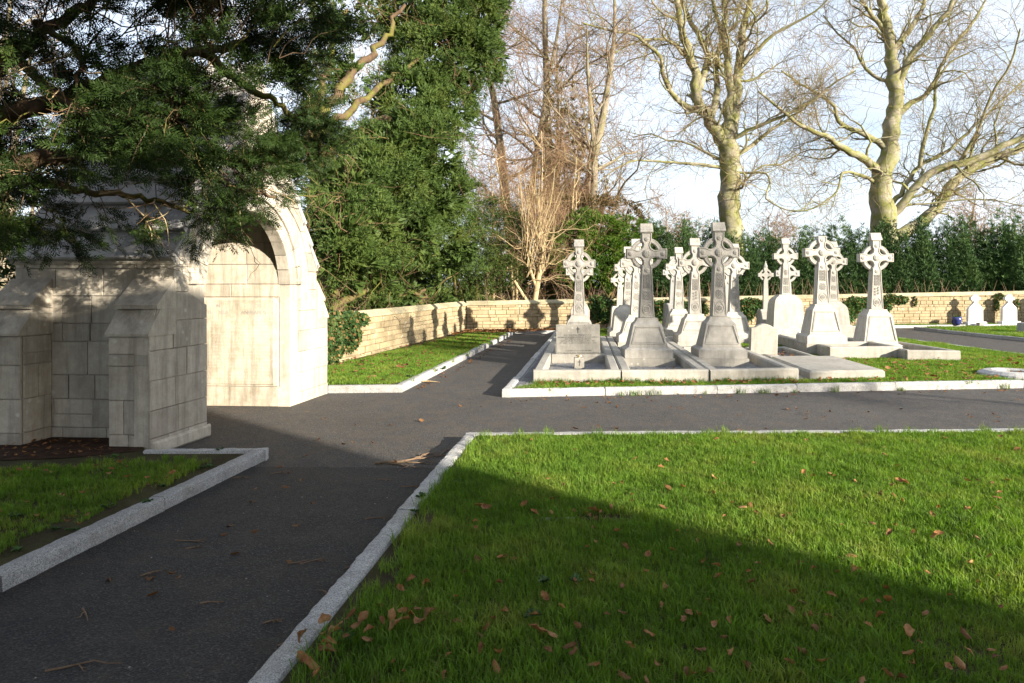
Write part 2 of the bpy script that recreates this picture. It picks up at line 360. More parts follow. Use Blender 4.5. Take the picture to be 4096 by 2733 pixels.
# ---------------------------------------------------------------- granite kerbs
def kerb_run(label, pts, side, h=.1, wd=.12, lens=(1.1, 1.9), seg=.06, rough=.010, seed=1, chips=1.0):
    """pts: path-side edge; side +1: lawn lies to the left of travel"""
    rr = random.Random(seed)
    root = wthing('granite_kerb', label, 'kerb', (pts[0][0], pts[0][1], 0), 'granite kerbs along the paths')
    for a, b in zip(pts[:-1], pts[1:]):
        A = V2(*a); B = V2(*b); L = (B - A).length; d = (B - A) / L; n = Vector((-d.y, d.x, 0)) * side
        t = 0.0
        while t < L - .02:
            ln = rr.uniform(*lens)
            if L - t - ln < .5: ln = L - t
            ns = max(3, int(ln / seg)); g = .006
            prof = [(0, -.03), (.0, h * .3), (.0, h * .65), (.004, h * .9), (.02, h), (wd * .4, h + .003), (wd * .75, h), (wd - .01, h - .003), (wd, h - .03), (wd, -.03)]
            secs = []
            dz = rr.uniform(-.006, .006); dn = rr.uniform(-.006, .006); ofs = rr.uniform(0, 50)
            for k in range(ns + 1):
                s = g + (ln - 2 * g) * k / ns; ring = []
                for i, (u, z) in enumerate(prof):
                    p0 = A + d * (t + s) + n * (u + dn) + Vector((0, 0, z + dz))
                    am = rough * (1.5 if i < 5 else .8) * chips
                    nn = noise.noise_vector(p0 * 13 + Vector((ofs, 0, 0))) * .6 + noise.noise_vector(p0 * 31) * .4
                    if 0 < i < len(prof) - 1: p0 = p0 + n * nn.x * am + Vector((0, 0, nn.z * am * .7))
                    ring.append(p0)
                secs.append(ring)
            m = MB(); m.loft(secs); o = m.build('kerb_stone', MT['granite'], root)
            t += ln
    return root
kerb_run('granite kerb along the large lawn beside the narrow foot path', [(-1.72, -3), (-1.01, 2.57), (-.475, 6.98)], -1, seed=3, seg=.03, lens=(1.5, 2.1))
kerb_run('granite kerb along the back edge of the large lawn, facing the cross path', [(-.475, 6.98), (14, 7.42)], -1, seed=4, seg=.05)
kerb_run('granite kerb edging the small lawn in front of the stone tomb chapel', [(-3.63, -3), (-2.65, 3.54), (-2.236, 6.29)], 1, seed=5, seg=.03, lens=(1.3, 1.9))
kerb_run('short thin kerb from the corner of the small lawn to the chapel buttress', [(-2.236, 6.29), (-3.33, 6.22)], 1, wd=.09, seed=6, seg=.03)
kerb_run('rock faced granite kerb in front of the Celtic cross plots', [(-.135, 9.71), (7.93, 10.58), (11.2, 10.93)], 1, h=.115, seed=7, seg=.05, rough=.014, lens=(1.2, 2.1))
kerb_run('granite kerb beside the gravel strip and the leftmost cross plot', [(-.135, 9.71), (1.45, 22.4)], -1, h=.115, seed=8, seg=.07)
kerb_run('granite kerb bending along the lawn strip under the boundary wall', [(-2.72, 10.08), (-1.63, 10.16), (.1, 22.4)], 1, h=.11, seed=9, seg=.06)
kerb_run('short granite kerb across the end of the foot path by fallen leaves', [(.1, 22.4), (1.5, 22.4)], 1, seed=10, seg=.09)
kerb_run('granite kerb on the cross plot side of the farther path', [(11.2, 10.93), (11.08, 19.2), (10.95, 24.4)], 1, seed=12, seg=.1)
kerb_run('low granite kerb in front of the lone grey monument beyond the farther path', [(14.35, 24.4), (14.5, 19.3), (15.2, 10)], 1, seed=13, seg=.1)
kerb_run('pale kerb at the foot of the boundary wall below the white headstones', [(10.9, 24.7), (24, 26.95)], 1, seed=14, seg=.12)

# ================================================================ TOMB CHAPEL
G0 = Vector((-3.37, 6.35, 0)); U = Vector((.176, .984, 0)).normalized(); Vv = Vector((-.998, .06, 0)).normalized(); Zu = Vector((0, 0, 1))
def G(u, v, z): return G0 + U * u + Vv * v + Zu * z
chapel = wthing('tomb_chapel', 'pale limestone gabled tomb chapel with open pointed arch under the dark yew', 'tomb', G(1.87, .8, 0))
WID, LEN, EAVE, APEX = 3.74, 1.66, 1.86, 4.2
slope = (APEX - EAVE) / (WID / 2 - .33)
def near_prof(z):                    # outer edge of the gable at height z
    if z < 1.13: return 0.0
    if z < 1.365: return .14 * (z - 1.13) / .235
    if z < 1.63: return .10 + .25 * (z - 1.365) / .265
    if z < EAVE: return .35
    return .33 + (z - EAVE) / slope
# pointed arch: half-span .96 about u=1.675, springing 1.6, apex 2.47
AU, AS, AZ0, AZ1 = 1.755, .885, 1.60, 2.47
_r = (AS * AS + (AZ1 - AZ0) ** 2) / (2 * AS)
def arch_u(z, off=0.0):              # half-span of the opening (grown by off) at height z
    if z <= AZ0: return AS + off
    dz = z - AZ0
    q = (_r + off) ** 2 - dz * dz
    return max(0.0, math.sqrt(max(q, 0)) - (_r - AS))
def arch_top(off): return AZ0 + math.sqrt(max(0, (_r + off) ** 2 - (_r - AS) ** 2))
def side_pts(far=False):
    zs = [0, 1.13, 1.365, 1.366, 1.63, EAVE - .001, EAVE, APEX - .02]
    return [((WID - near_prof(z)) if far else near_prof(z), z) for z in zs]
def arch_pts(off, n=12):
    top = arch_top(off); zs = [0] + [AZ0 + (top - AZ0) * math.sin(k / n * math.pi / 2) for k in range(n + 1)]
    L = [(AU - arch_u(z, off), z) for z in zs]; Rr = [(AU + arch_u(z, off), z) for z in zs[:-1]]
    return L + Rr[::-1]
core = side_pts() + side_pts(True)[::-1]
gp = core + arch_pts(.02)[::-1]
gw = prism_obj('gable_wall', [(a, b) for a, b in gp], G(0, .15, 0), U, Zu, -Vv, .15 - .018, MT['chapel'], chapel)
def poly_stone(parent, poly, v=.02, d=.02, mat=None, ch=.004, O=None, A=U, N=None):
    return prism_obj('stone', poly, O if O is not None else G(0, v, 0), A, Zu, N if N is not None else -Vv, d, mat or MT['chapel'], parent, ch)
rr = random.Random(5); g = .003
zc = [0, .16, .42, .70, .98, 1.25, 1.53, 1.78, 2.04, 2.32, 2.62, 2.92, 3.25, 3.6, 4.1]
for i in range(len(zc) - 1):
    z0, z1 = zc[i] + g, zc[i + 1] - g
    for far in (False, True):
        # outer bound at z0/z1, inner bound = outer arch ring
        def ob(z): return near_prof(min(z, APEX - .05))
        def ib(z):
            w_ = arch_u(z, .30) if z > AZ0 - .2 else AS + .0
            return AU - w_ if z < arch_top(.30) else WID / 2
        zz = [z0, (z0 + z1) / 2, z1]
        lo = [(ob(z), z) for z in zz]; hi = [(ib(z) - g, z) for z in zz]
        wmin = min(h[0] - l[0] for h, l in zip(hi, lo))
        if max(h[0] - l[0] for h, l in zip(hi, lo)) < .05: continue
        nb = 1 if wmin < .45 else (2 if wmin < 1.0 else 3)
        if z0 < 1.2: nb = rr.choice((2, 2, 3))
        cuts = [0] + [k / nb + rr.uniform(-.13, .13) / max(1, nb - 1) for k in range(1, nb)] + [1]
        for k in range(nb):
            def P(f, j, e): return lo[j][0] + (max(hi[j][0], lo[j][0] + .004) - lo[j][0]) * f + e
            e0 = g if k else 0; e1 = -g if k < nb - 1 else 0
            poly = [(P(cuts[k], 0, e0), zz[0]), (P(cuts[k + 1], 0, e1), zz[0]), (P(cuts[k + 1], 1, e1), zz[1]), (P(cuts[k + 1], 2, e1), zz[2]), (P(cuts[k], 2, e0), zz[2]), (P(cuts[k], 1, e0), zz[1])]
            if far: poly = [(WID - a, b) for a, b in poly][::-1]
            poly_stone(gw, poly, d=.02 + rr.uniform(-.003, .004), mat=MT['chapel'])
# arch rings of voussoirs, right through the wall
ringp = link('arch', None, None, chapel)
for off0, off1, pr, dep in ((0.0, .17, .0, .16), (.178, .30, .022, .10)):
    n = 7
    for s in (-1, 1):
        for k in range(n):
            f0, f1 = k / n + .004, (k + 1) / n - .004
            def Q(off, f):
                a_end = math.acos(min(1, (_r - AS) / (_r + off))); a = a_end * f
                return (AU + s * ((_r + off) * math.cos(a) - (_r - AS)), AZ0 + (_r + off) * math.sin(a))
            fm = (f0 + f1) / 2
            poly = [Q(off0, f0), Q(off0, fm), Q(off0, f1), Q(off1, f1), Q(off1, fm), Q(off1, f0)]
            if s > 0: poly = poly[::-1]
            prism_obj('voussoir', poly, G(0, dep, 0), U, Zu, -Vv, dep + pr + rr.uniform(-.002, .003), MT['chapel'], ringp, .006)
# stepped plinth of the two jambs
for u0, u1 in ((0, AU - AS + .03),):
    poly = [(u0, 0), (u1, 0), (u1, .13), (u0, .13)]
    prism_obj('plinth', poly, G(0, .0, 0), U, Zu, -Vv, .035, MT['chapel'], chapel, .02)
# long walls, ashlar in courses
def ashlar(parent, O, A, N, W, H, hs, mat, seed, wr=(.26, .5), d=.02, base=0.0):
    r2 = random.Random(seed); z = base
    for h in hs:
        if z + h > H + 1e-3: h = H - z
        x = 0.0
        while x < W - .01:
            wd = r2.uniform(*wr)
            if W - x - wd < wr[0] * .6: wd = W - x
            z0, z1 = z + g, z + h - g
            if r2.random() < .2 and h > .2:                 # a split course
                zm = z + h * r2.uniform(.4, .6)
                for a, b in ((z0, zm - g), (zm + g, z1)):
                    prism_obj('stone', [(x + g, a), (x + wd - g, a), (x + wd - g, b), (x + g, b)], O, A, Zu, N, d + r2.uniform(-.004, .004), mat, parent, .004)
            else:
                prism_obj('stone', [(x + g, z0), (x + wd - g, z0), (x + wd - g, z1), (x + g, z1)], O, A, Zu, N, d + r2.uniform(-.004, .004), mat, parent, .004)
            x += wd
        z += h
        if z >= H - .02: break
def boxuv(name, u0, u1, v0, v1, z0, z1, mat, parent):
    m = MB(); vs = [G(u, v, z) for z in (z0, z1) for u, v in ((u0, v0), (u1, v0), (u1, v1), (u0, v1))]
    m.add(vs, [(3, 2, 1, 0), (4, 5, 6, 7), (0, 1, 5, 4), (1, 2, 6, 5), (2, 3, 7, 6), (3, 0, 4, 7)])
    return m.build(name, mat, parent)
sw = boxuv('side_wall', .372, .68, .16, LEN - .16, 0, EAVE - .02, MT['mortar'], chapel)
ashlar(sw, G(.372, .02, 0), Vv, -U, LEN - .04, EAVE - .05, (.19, .28, .24, .33, .18, .27, .27, .25), MT['chapel'], 21)
fw = boxuv('side_wall', 2.64 + .02, 2.80, .16, LEN - .16, 0, 2.72, MT['mortar'], chapel)
# inside face towards the camera, with the lettered panel
ashlar(fw, G(2.66, .15, 0), Vv, -U, LEN - .2, .26, (.26,), MT['chapel_in'], 23, wr=(.45, .7))
ashlar(fw, G(2.66, .15, 0), Vv, -U, LEN - .2, 2.70, (.17, .26, .29, .27, .28, .30), MT['chapel_in'], 24, wr=(.4, .75), base=1.44)
pn = link('inscription_panel', None, None, chapel)
prism_obj('panel_frame', [(0, .265), (1.3, .265), (1.3, 1.435), (.06, 1.435), (.02, 1.40), (0, 1.36)], G(2.66, .17, 0), Vv, Zu, -U, .016, MT['chapel_in'], pn, .008)
prism_obj('panel_slab', [(.05, .29), (1.28, .29), (1.28, 1.40), (.05, 1.40)], G(2.644, .17, 0), Vv, Zu, -U, .012, MT['chapel_in'], pn, .006)
PO = G(2.6305, .17, 0)
def wall_text(s, size, v, z, w_=None): text_obj(s, size, MT['worn'], pn, PO + Vv * v + Zu * z, -Vv, Zu, -U, width=w_)
wall_text('+', .07, 1.03, 1.305); wall_text('IN', .06, .80, 1.305); wall_text('CE', .06, .27, 1.305)
wall_text('ORATE', .066, .98, 1.215, .21); wall_text('PRO', .066, .72, 1.215, .11); wall_text('ANIMABUS', .066, .32, 1.215, .34)
m = MB(); r3 = random.Random(3)                     # worn illegible lines of the long inscription
for k in range(19):
    z = 1.13 - k * .044; v = .10
    while v < 1.22:
        wv = r3.uniform(.006, .022)
        if r3.random() < .8: m.add(*prism([(v, z), (v + wv, z), (v + wv, z + r3.uniform(.01, .02)), (v, z + .012)], PO, Vv, Zu, -U, .0008))
        v += wv + r3.uniform(.005, .02)
stuff(m.build('worn_lettering', MT['chapel_in'], pn))
boxuv('outer_wall', 2.81, 3.37, .16, LEN - .16, 0, EAVE - .02, MT['chapel'], chapel)
boxuv('inner_wall', .855, .87, .155, LEN - .2, 0, 2.28, MT['chapel_in'], chapel)
boxuv('end_wall', .36, WID - .36, LEN - .16, LEN - .02, 0, EAVE, MT['mortar'], chapel)
prism_obj('rear_gable', [(.36, EAVE), (WID - .36, EAVE), (WID / 2, APEX - .06)], G(0, LEN - .16, 0), U, Zu, Vv, .13, MT['chapel'], chapel)
# buttresses
def buttress(v0, v1, far):
    b = link('buttress', None, None, chapel)
    def bu(u): return WID - u if far else u
    Nn = U if far else -U
    O = G(bu(.02), v0, 0); W = v1 - v0
    boxuv('core', min(bu(.02), bu(.36)), max(bu(.02), bu(.36)), v0 + .015, v1 - .015, 0, 1.12, MT['mortar'], b)
    if not far:
        ashlar(b, O, Vv, Nn, W, 1.115, (.20, .32, .32, .28), MT['chapel'], 31 + int(v0 * 10), wr=(.2, .42))
        if v0 > .5:   # right flank of the left buttress
            ashlar(b, G(.03, v0 + .016, 0), U, -Vv, .32, 1.115, (.2, .32, .32, .28), MT['chapel'], 37, wr=(.12, .3), d=.018)
    else: boxuv('stone', min(bu(0), bu(.02)), max(bu(0), bu(.02)), v0, v1, 0, 1.115, MT['chapel'], b)
    for prof in ([(-.03, 1.12), (-.03, 1.145), (.14, 1.375), (.36, 1.375), (.36, 1.12)], [(.085, 1.372), (.085, 1.41), (.345, 1.66), (.36, 1.66), (.36, 1.372)]):
        e = .012
        m = MB(); rings = [[G(bu(u), v, z) for u, z in prof] for v in (v0 - e, v1 + e)]
        m.loft(rings); m.build('weathering_slab', MT['chapel'], b)
buttress(0.004, .40, False); buttress(LEN - .40, LEN, False); buttress(.004, .40, True); buttress(LEN - .4, LEN, True)
# cornice and stone roof, course by course
for far in (False, True):
    def bu(u): return WID - u if far else u
    prof = [(.36, 1.80), (.34, 1.80), (.325, 1.825), (.325, 1.84), (.30, 1.85), (.30, 1.885), (.36, 1.885)]
    m = MB(); m.loft([[G(bu(u), v, z) for u, z in prof] for v in (-.012, LEN + .01)]); m.build('cornice', MT['chapel'], chapel)
roof = link('roof', None, None, chapel)
nco = 8; rr = random.Random(8)
for far in (False, True):
    def bu(u): return WID - u if far else u
    sl = Vector((WID / 2 - .33, APEX - EAVE)); Ls = sl.length; sd = sl / Ls; nn = Vector((-sd.y, sd.x))
    for k in range(nco):
        a, b = Ls * k / nco, Ls * (k + 1) / nco + .05
        cuts = [-.015] + sorted([rr.uniform(.35, LEN - .35) for _ in range(1 if k % 2 else 2)]) + [LEN + .01]
        for c0, c1 in zip(cuts[:-1], cuts[1:]):
            if c1 - c0 < .15: c0 -= 0
            def P(t, h_): q = Vector((.33, EAVE)) + sd * t + nn * h_; return q.x, q.y
            prof = [P(a, 0), P(a - .005, .055), P(a + .008, .068), P(b, .012), P(b, -.03), P(a, -.03)]
            prof = [(u, z - .03) for u, z in prof]
            m = MB(); m.loft([[G(bu(u), v, z) for u, z in prof] for v in (c0 + .003, c1 - .003)])
            m.build('roof_slab', MT['chapel_roof'], roof)
prof = [(WID / 2 - .09, APEX - .12), (WID / 2 - .05, APEX + .03), (WID / 2 + .05, APEX + .03), (WID / 2 + .09, APEX - .12)]
m = MB(); m.loft([[G(u, v, z) for u, z in prof] for v in (-.02, LEN + .02)]); m.build('ridge_stone', MT['chapel_roof'], roof)

# ================================================================ BOUNDARY WALLS
def wall(label, P0, P1, h0, h1, n, seed, indiv, first_end=True, stone=(.16, .55), ch=(.09, .15)):
    """n: unit vector out of the face that the cemetery sees"""
    A = Vector((*P0, 0)); B = Vector((*P1, 0)); L = (B - A).length; d = (B - A) / L; n = Vector(n)
    root = wthing('boundary_wall', label, 'wall', A)
    r2 = random.Random(seed); th = .34
    def H(t): return h0 + (h1 - h0) * t / L + .085
    m = MB(); secs = []
    for t in (0, L):
        p = A + d * t; hh = H(t) - .06
        secs.append([p - n * .03, p - n * th, p - n * th + Zu * hh, p - n * .03 + Zu * hh])
    m.loft(secs); core_ = m.build('wall_core', MT['wallmortar'], root)
    t = 0.0                                                # coping stones, sloping to the front
    while t < L - .01:
        ln = r2.uniform(.7, 1.2); ln = L - t if L - t - ln < .4 else ln
        secs = []
        nsg = max(2, int(ln / .2))
        for k in range(nsg + 1):
            s = t + .004 + (ln - .008) * k / nsg; p = A + d * s; hz = H(s)
            j = lambda a: noise.noise(p * 4 + Vector((a, 0, 0))) * .012
            secs.append([p + n * (.045 + j(1)) + Zu * (hz - .075), p + n * (.05 + j(2)) + Zu * (hz - .03 + j(3)), p - n * (.10) + Zu * (hz + .07 + j(4)), p - n * .22 + Zu * (hz + .06 + j(5)), p - n * (th + .03) + Zu * (hz - .075)])
        mm = MB(); mm.loft(secs); mm.build('coping_stone', MT['coping'], root)
        t += ln
    todo = []
    z = .02; r2.random()
    while z < max(h0, h1) + .02:
        h = r2.uniform(*ch); t = r2.uniform(-.2, 0)
        while t < L:
            wd = r2.uniform(*stone); a, b = max(0, t), min(L, t + wd)
            zt = min(z + h, H((a + b) / 2) - .075)
            if b - a > .06 and zt - z > .03: todo.append((a, b, z, zt, r2.uniform(-.010, .012)))
            t += wd
        z += h
    def st(m, a, b, z0, z1, o):
        e = .007
        m.add(*prism([(a + e, z0 + e), (b - e, z0 + e + r2.uniform(-.003, .003)), (b - e, z1 - e), (a + e, z1 - e)], A - n * .03, d, Zu, n, .034 + o, .007))
    # the ones that show largest stay single stones
    mid = lambda q: (A + d * (q[0] + q[1]) * .5).y
    todo.sort(key=lambda q: mid(q) * (1 if indiv is None else 1))
    for q in todo[:300]:
        m = MB(); st(m, *q); m.build('stone', MT['wall'], root)
    if todo[300:]:
        m = MB()
        for q in todo[300:]: st(m, *q)
        o = m.build('stone', MT['wall'], root); o['kind'] = 'stuff'
    return root
ld = Vector((1.89, 9.8, 0)).normalized()
w0 = Vector((WC[0], WC[1], 0)) - ld * 14.5
wall('low sandstone boundary wall running from behind the chapel to the wall corner', (w0.x, w0.y), WC, .90, .90, (ld.y, -ld.x, 0), 41, None)
bd = Vector((1, .191, 0)).normalized()
wend = (25.0, back_y(25.0))
wall('low sandstone boundary wall below the clipped evergreens, behind the crosses', (WC[0] + .01, WC[1]), wend, .90, 1.28, (bd.y, -bd.x, 0), 43, None)
# ================================================================ CELTIC CROSSES
def outline(cap, top, half=.375, aw=.095, c=.165, r=.1, sb=.14, low=1.2, nt=7):
    """head and shaft outline, centre of the ring at (0,0), clockwise from the top left"""
    def arc(qx, qz, rev=False):
        a0 = math.acos((aw - c) / r) ; pts = []
        A0 = math.atan2(aw - c, math.sqrt(r * r - (c - aw) ** 2)); A1 = math.pi / 2 - A0 + math.pi / 2 * 0
        # angles about (c,c) from the arm edge round the hollow nearest the centre to the stem edge
        s0 = A0; s1 = -math.pi - (A0 + math.pi / 2)
        for k in range(nt + 1):
            a = s0 + (s1 - s0) * k / nt
            pts.append((qx * (c + r * math.cos(a)), qz * (c + r * math.sin(a))))
        return pts
    P = [(aw, top)]
    P += arc(1, 1)[::-1]                       # upper right hollow, stem -> arm
    P += [(half, aw), (half, -aw)]
    P += arc(1, -1)                            # lower right hollow, arm -> stem
    P += [(sb, -low), (-sb, -low)]
    P += arc(-1, -1)[::-1]
    P += [(-half, -aw), (-half, aw)]
    P += arc(-1, 1)
    P += [(-aw, top)]
    return P
def extr(poly, d0, d1, y0=0.0):
    """poly (x,z) front at y=-d -> loft front/back; depth may grow to the foot"""
    n = len(poly)
    zmin = min(p[1] for p in poly); zmax = max(p[1] for p in poly)
    def dep(z): return d1 + (d0 - d1) * max(0, min(1, (z - zmin) / (zmax - zmin)))
    e = .006
    cx = 0
    fr = [(x, y0 - dep(z) / 2, z) for x, z in poly]; bk = [(x, y0 + dep(z) / 2, z) for x, z in poly]
    m = MB(); b = len(m.v)
    m.v += fr + bk; m.f.append(tuple(range(n - 1, -1, -1))[::-1]); m.f.append(tuple(range(n, 2 * n))[::-1])
    for i in range(n):
        j = (i + 1) % n; m.f.append((i, i + n, j + n, j))
    return m, dep
def knot_panel(x0, x1, z0, z1, style, y, rad=.006):
    """raised interlace strands inside one sunk panel"""
    m = MB(); W = x1 - x0; H = z1 - z0; e = .008
    if style == 'saltire':
        for k in range(-2, 3):
            for s in (1, -1):
                pts = []
                for q in range(9):
                    t = q / 8; x = x0 + e + (W - 2 * e) * t; z = z0 + H / 2 + s * (t - .5) * H * .95 + k * H * .24
                    if z0 + e < z < z1 - e: pts.append((x, y - .004 - .003 * math.sin(q * 2.2 + s), z))
                if len(pts) > 2: m.tube(pts, rad, 4)
    elif style == 'wheel':
        cx, cz = (x0 + x1) / 2, (z0 + z1) / 2; R0 = min(W, H) * .46
        for rr_ in (R0, R0 * .62):
            m.tube([(cx + rr_ * math.cos(a), y - .004, cz + rr_ * math.sin(a)) for a in np.linspace(0, 2 * math.pi, 19)], rad, 4)
        for k in range(-2, 3):
            for s in (1, -1):
                hw = math.sqrt(max(0, (R0 * .6) ** 2 - (k * R0 * .22) ** 2))
                if hw > .01: m.tube([(cx + (a * s * .7 - k * R0 * .16), y - .006 - .003 * math.sin(a * 90), cz + (a * .7 + s * k * R0 * .16)) for a in np.linspace(-hw, hw, 6)], rad * .8, 4)
        for sx in (-1, 1):
            for sz in (-1, 1):
                m.tube([(cx + sx * W * .46, y - .004, cz + sz * H * .2), (cx + sx * W * .3, y - .004, cz + sz * H * .36), (cx + sx * W * .1, y - .004, cz + sz * H * .47)], rad, 4)
    elif style == 'bosses':
        for k, (a, b_) in enumerate(((.3, .2), (.72, .32), (.3, .5), (.72, .62), (.3, .8), (.72, .9))):
            cx, cz = x0 + W * a, z0 + H * b_; R0 = W * .2
            m.tube([(cx + R0 * t * math.cos(t * 11), y - .006, cz + R0 * t * math.sin(t * 11)) for t in np.linspace(.08, 1, 14)], rad * .9, 4)
    else:
        nx = 2; nz_ = max(2, int(H / (W / 2) + .5))
        for ix in range(nx):
            for iz in range(nz_):
                cx = x0 + W * (ix + .5) / nx; cz = z0 + H * (iz + .5) / nz_; a_ = W / nx * .47; b_ = H / nz_ * .6
                m.tube([(cx + a_ * math.sin(t), y - .005 - .003 * math.sin(3 * t), min(z1 - .004, max(z0 + .004, cz + b_ * math.sin(2 * t) * .8))) for t in np.linspace(0, 2 * math.pi, 15)], rad, 4)
    return m
def worn_lines(parent, hw0, hw1, z0, z1, yf, rows, mat, seed, fill=.8):
    """rows of weathered letters; half-width hw0 at z0 .. hw1 at z1, front surface y = yf(z)"""
    r2 = random.Random(seed); m = MB()
    for k in range(rows):
        z = z1 - (z1 - z0) * (k + .7) / rows; hw = (hw0 + (hw1 - hw0) * (z - z0) / (z1 - z0)) * fill * r2.uniform(.55, 1.0); x = -hw
        lh = (z1 - z0) / rows * .52
        while x < hw:
            wd = r2.uniform(.006, .014)
            if r2.random() < .85:
                k2 = r2.choice((0, 1, 2)); y = yf(z) - .0016; t = .003
                if k2 == 0: q = [(x, z), (x + t, z), (x + t, z + lh), (x, z + lh)]
                elif k2 == 1: q = [(x, z), (x + t, z), (x + wd, z + lh), (x + wd - t, z + lh)]
                else: q = [(x, z + lh * .4), (x + wd, z + lh * .4), (x + wd, z + lh * .6), (x, z + lh * .6)]
                m.add([(a, y - (0 if True else 0), b) for a, b in q], [(0, 1, 2, 3)])
                if k2 == 2: m.add([(a, y, b) for a, b in ((x, z), (x + t, z), (x + t, z + lh), (x, z + lh))], [(0, 1, 2, 3)])
            x += wd + r2.uniform(.004, .01)
    if m.v: stuff(m.build('worn_lettering', mat, parent))

def celtic_cross(label, px, Z, head_h, sc_=1.0, stone='cross', cap='roof', die='panel', base_top=None, ground=.085, rz=0.0, styles=('knot', 'saltire', 'wheel'),
                 plinth=True, plinth_h=.2, step=0.0, carve=True, ringw=1.0, low=1.2, top=None, die_w=.71, seed=0, x=None, boss=True, lines=8, arm=.375):
    """head_h: height of the ring centre; everything else follows the 0.75 m arms"""
    mat = MT[stone]
    X = (px - 2048) * Z / F if x is None else x
    root = thing('celtic_cross', label, 'cross', (X, Z, ground), 'Celtic crosses on the grave plots', rz)
    S = sc_; hz = head_h - ground
    tp = top if top is not None else (.40 if cap == 'roof' else .36)
    ol = outline(cap, tp, low=low, half=arm)
    ol = [(a * S, b * S) for a, b in ol]
    def shift(m): m.v = [(a, b, c + hz) for a, b, c in m.v]; return m
    m, dep = extr(ol, .155 * S, .21 * S)
    cr = shift(m).build('cross', mat, root)
    yfront = lambda z: -dep(z) / 2
    # ring
    m = MB(); ro, ri, dy = .30 * S, .222 * S, .055 * S * ringw; N = 40; secs = []
    for k in range(N):
        a = 2 * math.pi * k / N; c_, s_ = math.cos(a), math.sin(a)
        secs.append([(ri * c_, -dy, ri * s_), (ro * c_, -dy, ro * s_), (ro * c_, dy, ro * s_), (ri * c_, dy, ri * s_)])
    secs.append(secs[0]); m.loft(secs, cap=False); shift(m).build('ring', mat, root)
    if carve:
        for rr_ in (ri + .012 * S, ro - .012 * S):
            m = MB(); m.tube([(rr_ * math.cos(a), -dy - .001, rr_ * math.sin(a)) for a in np.linspace(0, 2 * math.pi, 41)], .007 * S, 4)
            shift(m).build('rim', mat, root)
        # rope moulding that follows the outline
        ins = []
        for i, (a, b) in enumerate(ol):
            p0 = Vector(ol[i - 1]); p1 = Vector((a, b)); p2 = Vector(ol[(i + 1) % len(ol)])
            d1 = (p1 - p0).normalized(); d2 = (p2 - p1).normalized()
            nrm = Vector((d1.y + d2.y, -(d1.x + d2.x)))
            nrm = nrm.normalized() if nrm.length > 1e-5 else Vector((0, 1))
            ins.append(p1 + nrm * .019 * S)
        ins.append(ins[0]); pts = []
        for p, q in zip(ins[:-1], ins[1:]):
            nseg = max(1, int((q - p).length / (.022 * S)))
            for k in range(nseg): t = p + (q - p) * k / nseg; pts.append(t)
        pts.append(ins[0])
        m = MB(); m.tube([(p.x, yfront(p.y), p.y) for p in pts], [(.0125 if k % 2 else .0105) * S for k in range(len(pts))], 6)
        shift(m).build('rope_border', mat, root, smooth=True)
    if boss:
        for bx, bz, br in ((0, 0, .078), (.30 * arm / .375, 0, .045), (-.30 * arm / .375, 0, .045), (0, .27, .045), (0, -.31, .045)):
            m = MB(); secs = []
            for k, (q, hgt) in enumerate(((1, 0), (1, .35), (.8, .7), (.45, .92), (.12, 1))):
                secs.append([(bx * S + br * S * q * math.cos(a), yfront(bz * S) - hgt * br * S * .42, bz * S + br * S * q * math.sin(a)) for a in np.arange(14) * 2 * math.pi / 14])
            m.loft(secs)
            b_ = shift(m).build('boss', mat, root, smooth=False)
            if carve and br > .06:
                m = MB()
                for k in (-1, 0, 1):
                    for ax in (0, 1):
                        hw = math.sqrt(1 - (k * .5) ** 2) * br * S * .62; pts = []
                        for t in np.linspace(-1, 1, 7):
                            u_, w_ = t * hw, k * br * S * .42; rr_ = math.hypot(u_, w_) / (br * S)
                            u_, w_ = (u_, w_) if ax else (w_, u_)
                            pts.append((bx * S + u_, yfront(0) - br * S * .42 * math.sqrt(max(0.05, 1 - rr_ ** 2 * .9)) - .002 * math.sin(t * 6 + ax * 3), w_))
                        m.tube(pts, .0055 * S, 4)
                shift(m).build('knotwork', mat, b_)
            elif carve:
                m = MB()
                for ax in (0, 1):
                    pts = [((bx * S + t * br * S * .8) if ax else bx * S, yfront(bz * S) - br * S * .42 * math.sqrt(1 - t * t * .7) - .001, bz * S if ax else bz * S + t * br * S * .8) for t in np.linspace(-1, 1, 5)]
                    m.tube(pts, .005 * S, 4)
                shift(m).build('knotwork', mat, b_)
    if carve:
        zs = [-.37, -.37 - (low - .41) * .36, -.37 - (low - .41) * .68, -low + .04]
        for k in range(3):
            z1, z0 = zs[k] * S - .006, zs[k + 1] * S + .006
            hw = lambda z: (.095 + (.14 - .095) * (-z / S - .236) / (low - .236)) * S - .036 * S
            h_ = min(hw(z0), hw(z1))
            yy = (yfront(z0) + yfront(z1)) / 2
            pm = MB(); pm.tube([(-h_, yfront(z1), z1), (h_, yfront(z1), z1), (h_, yfront(z0), z0), (-h_, yfront(z0), z0), (-h_, yfront(z1), z1)], .005 * S, 4)
            cp = shift(pm).build('carved_panel', mat, root)
            km = knot_panel(-h_ + .006, h_ - .006, z0 + .008, z1 - .008, styles[k], 0.0, .0062 * S)
            km.v = [(a, b + yfront(c), c) for a, b, c in km.v]
            shift(km).build('knotwork', mat, cp)
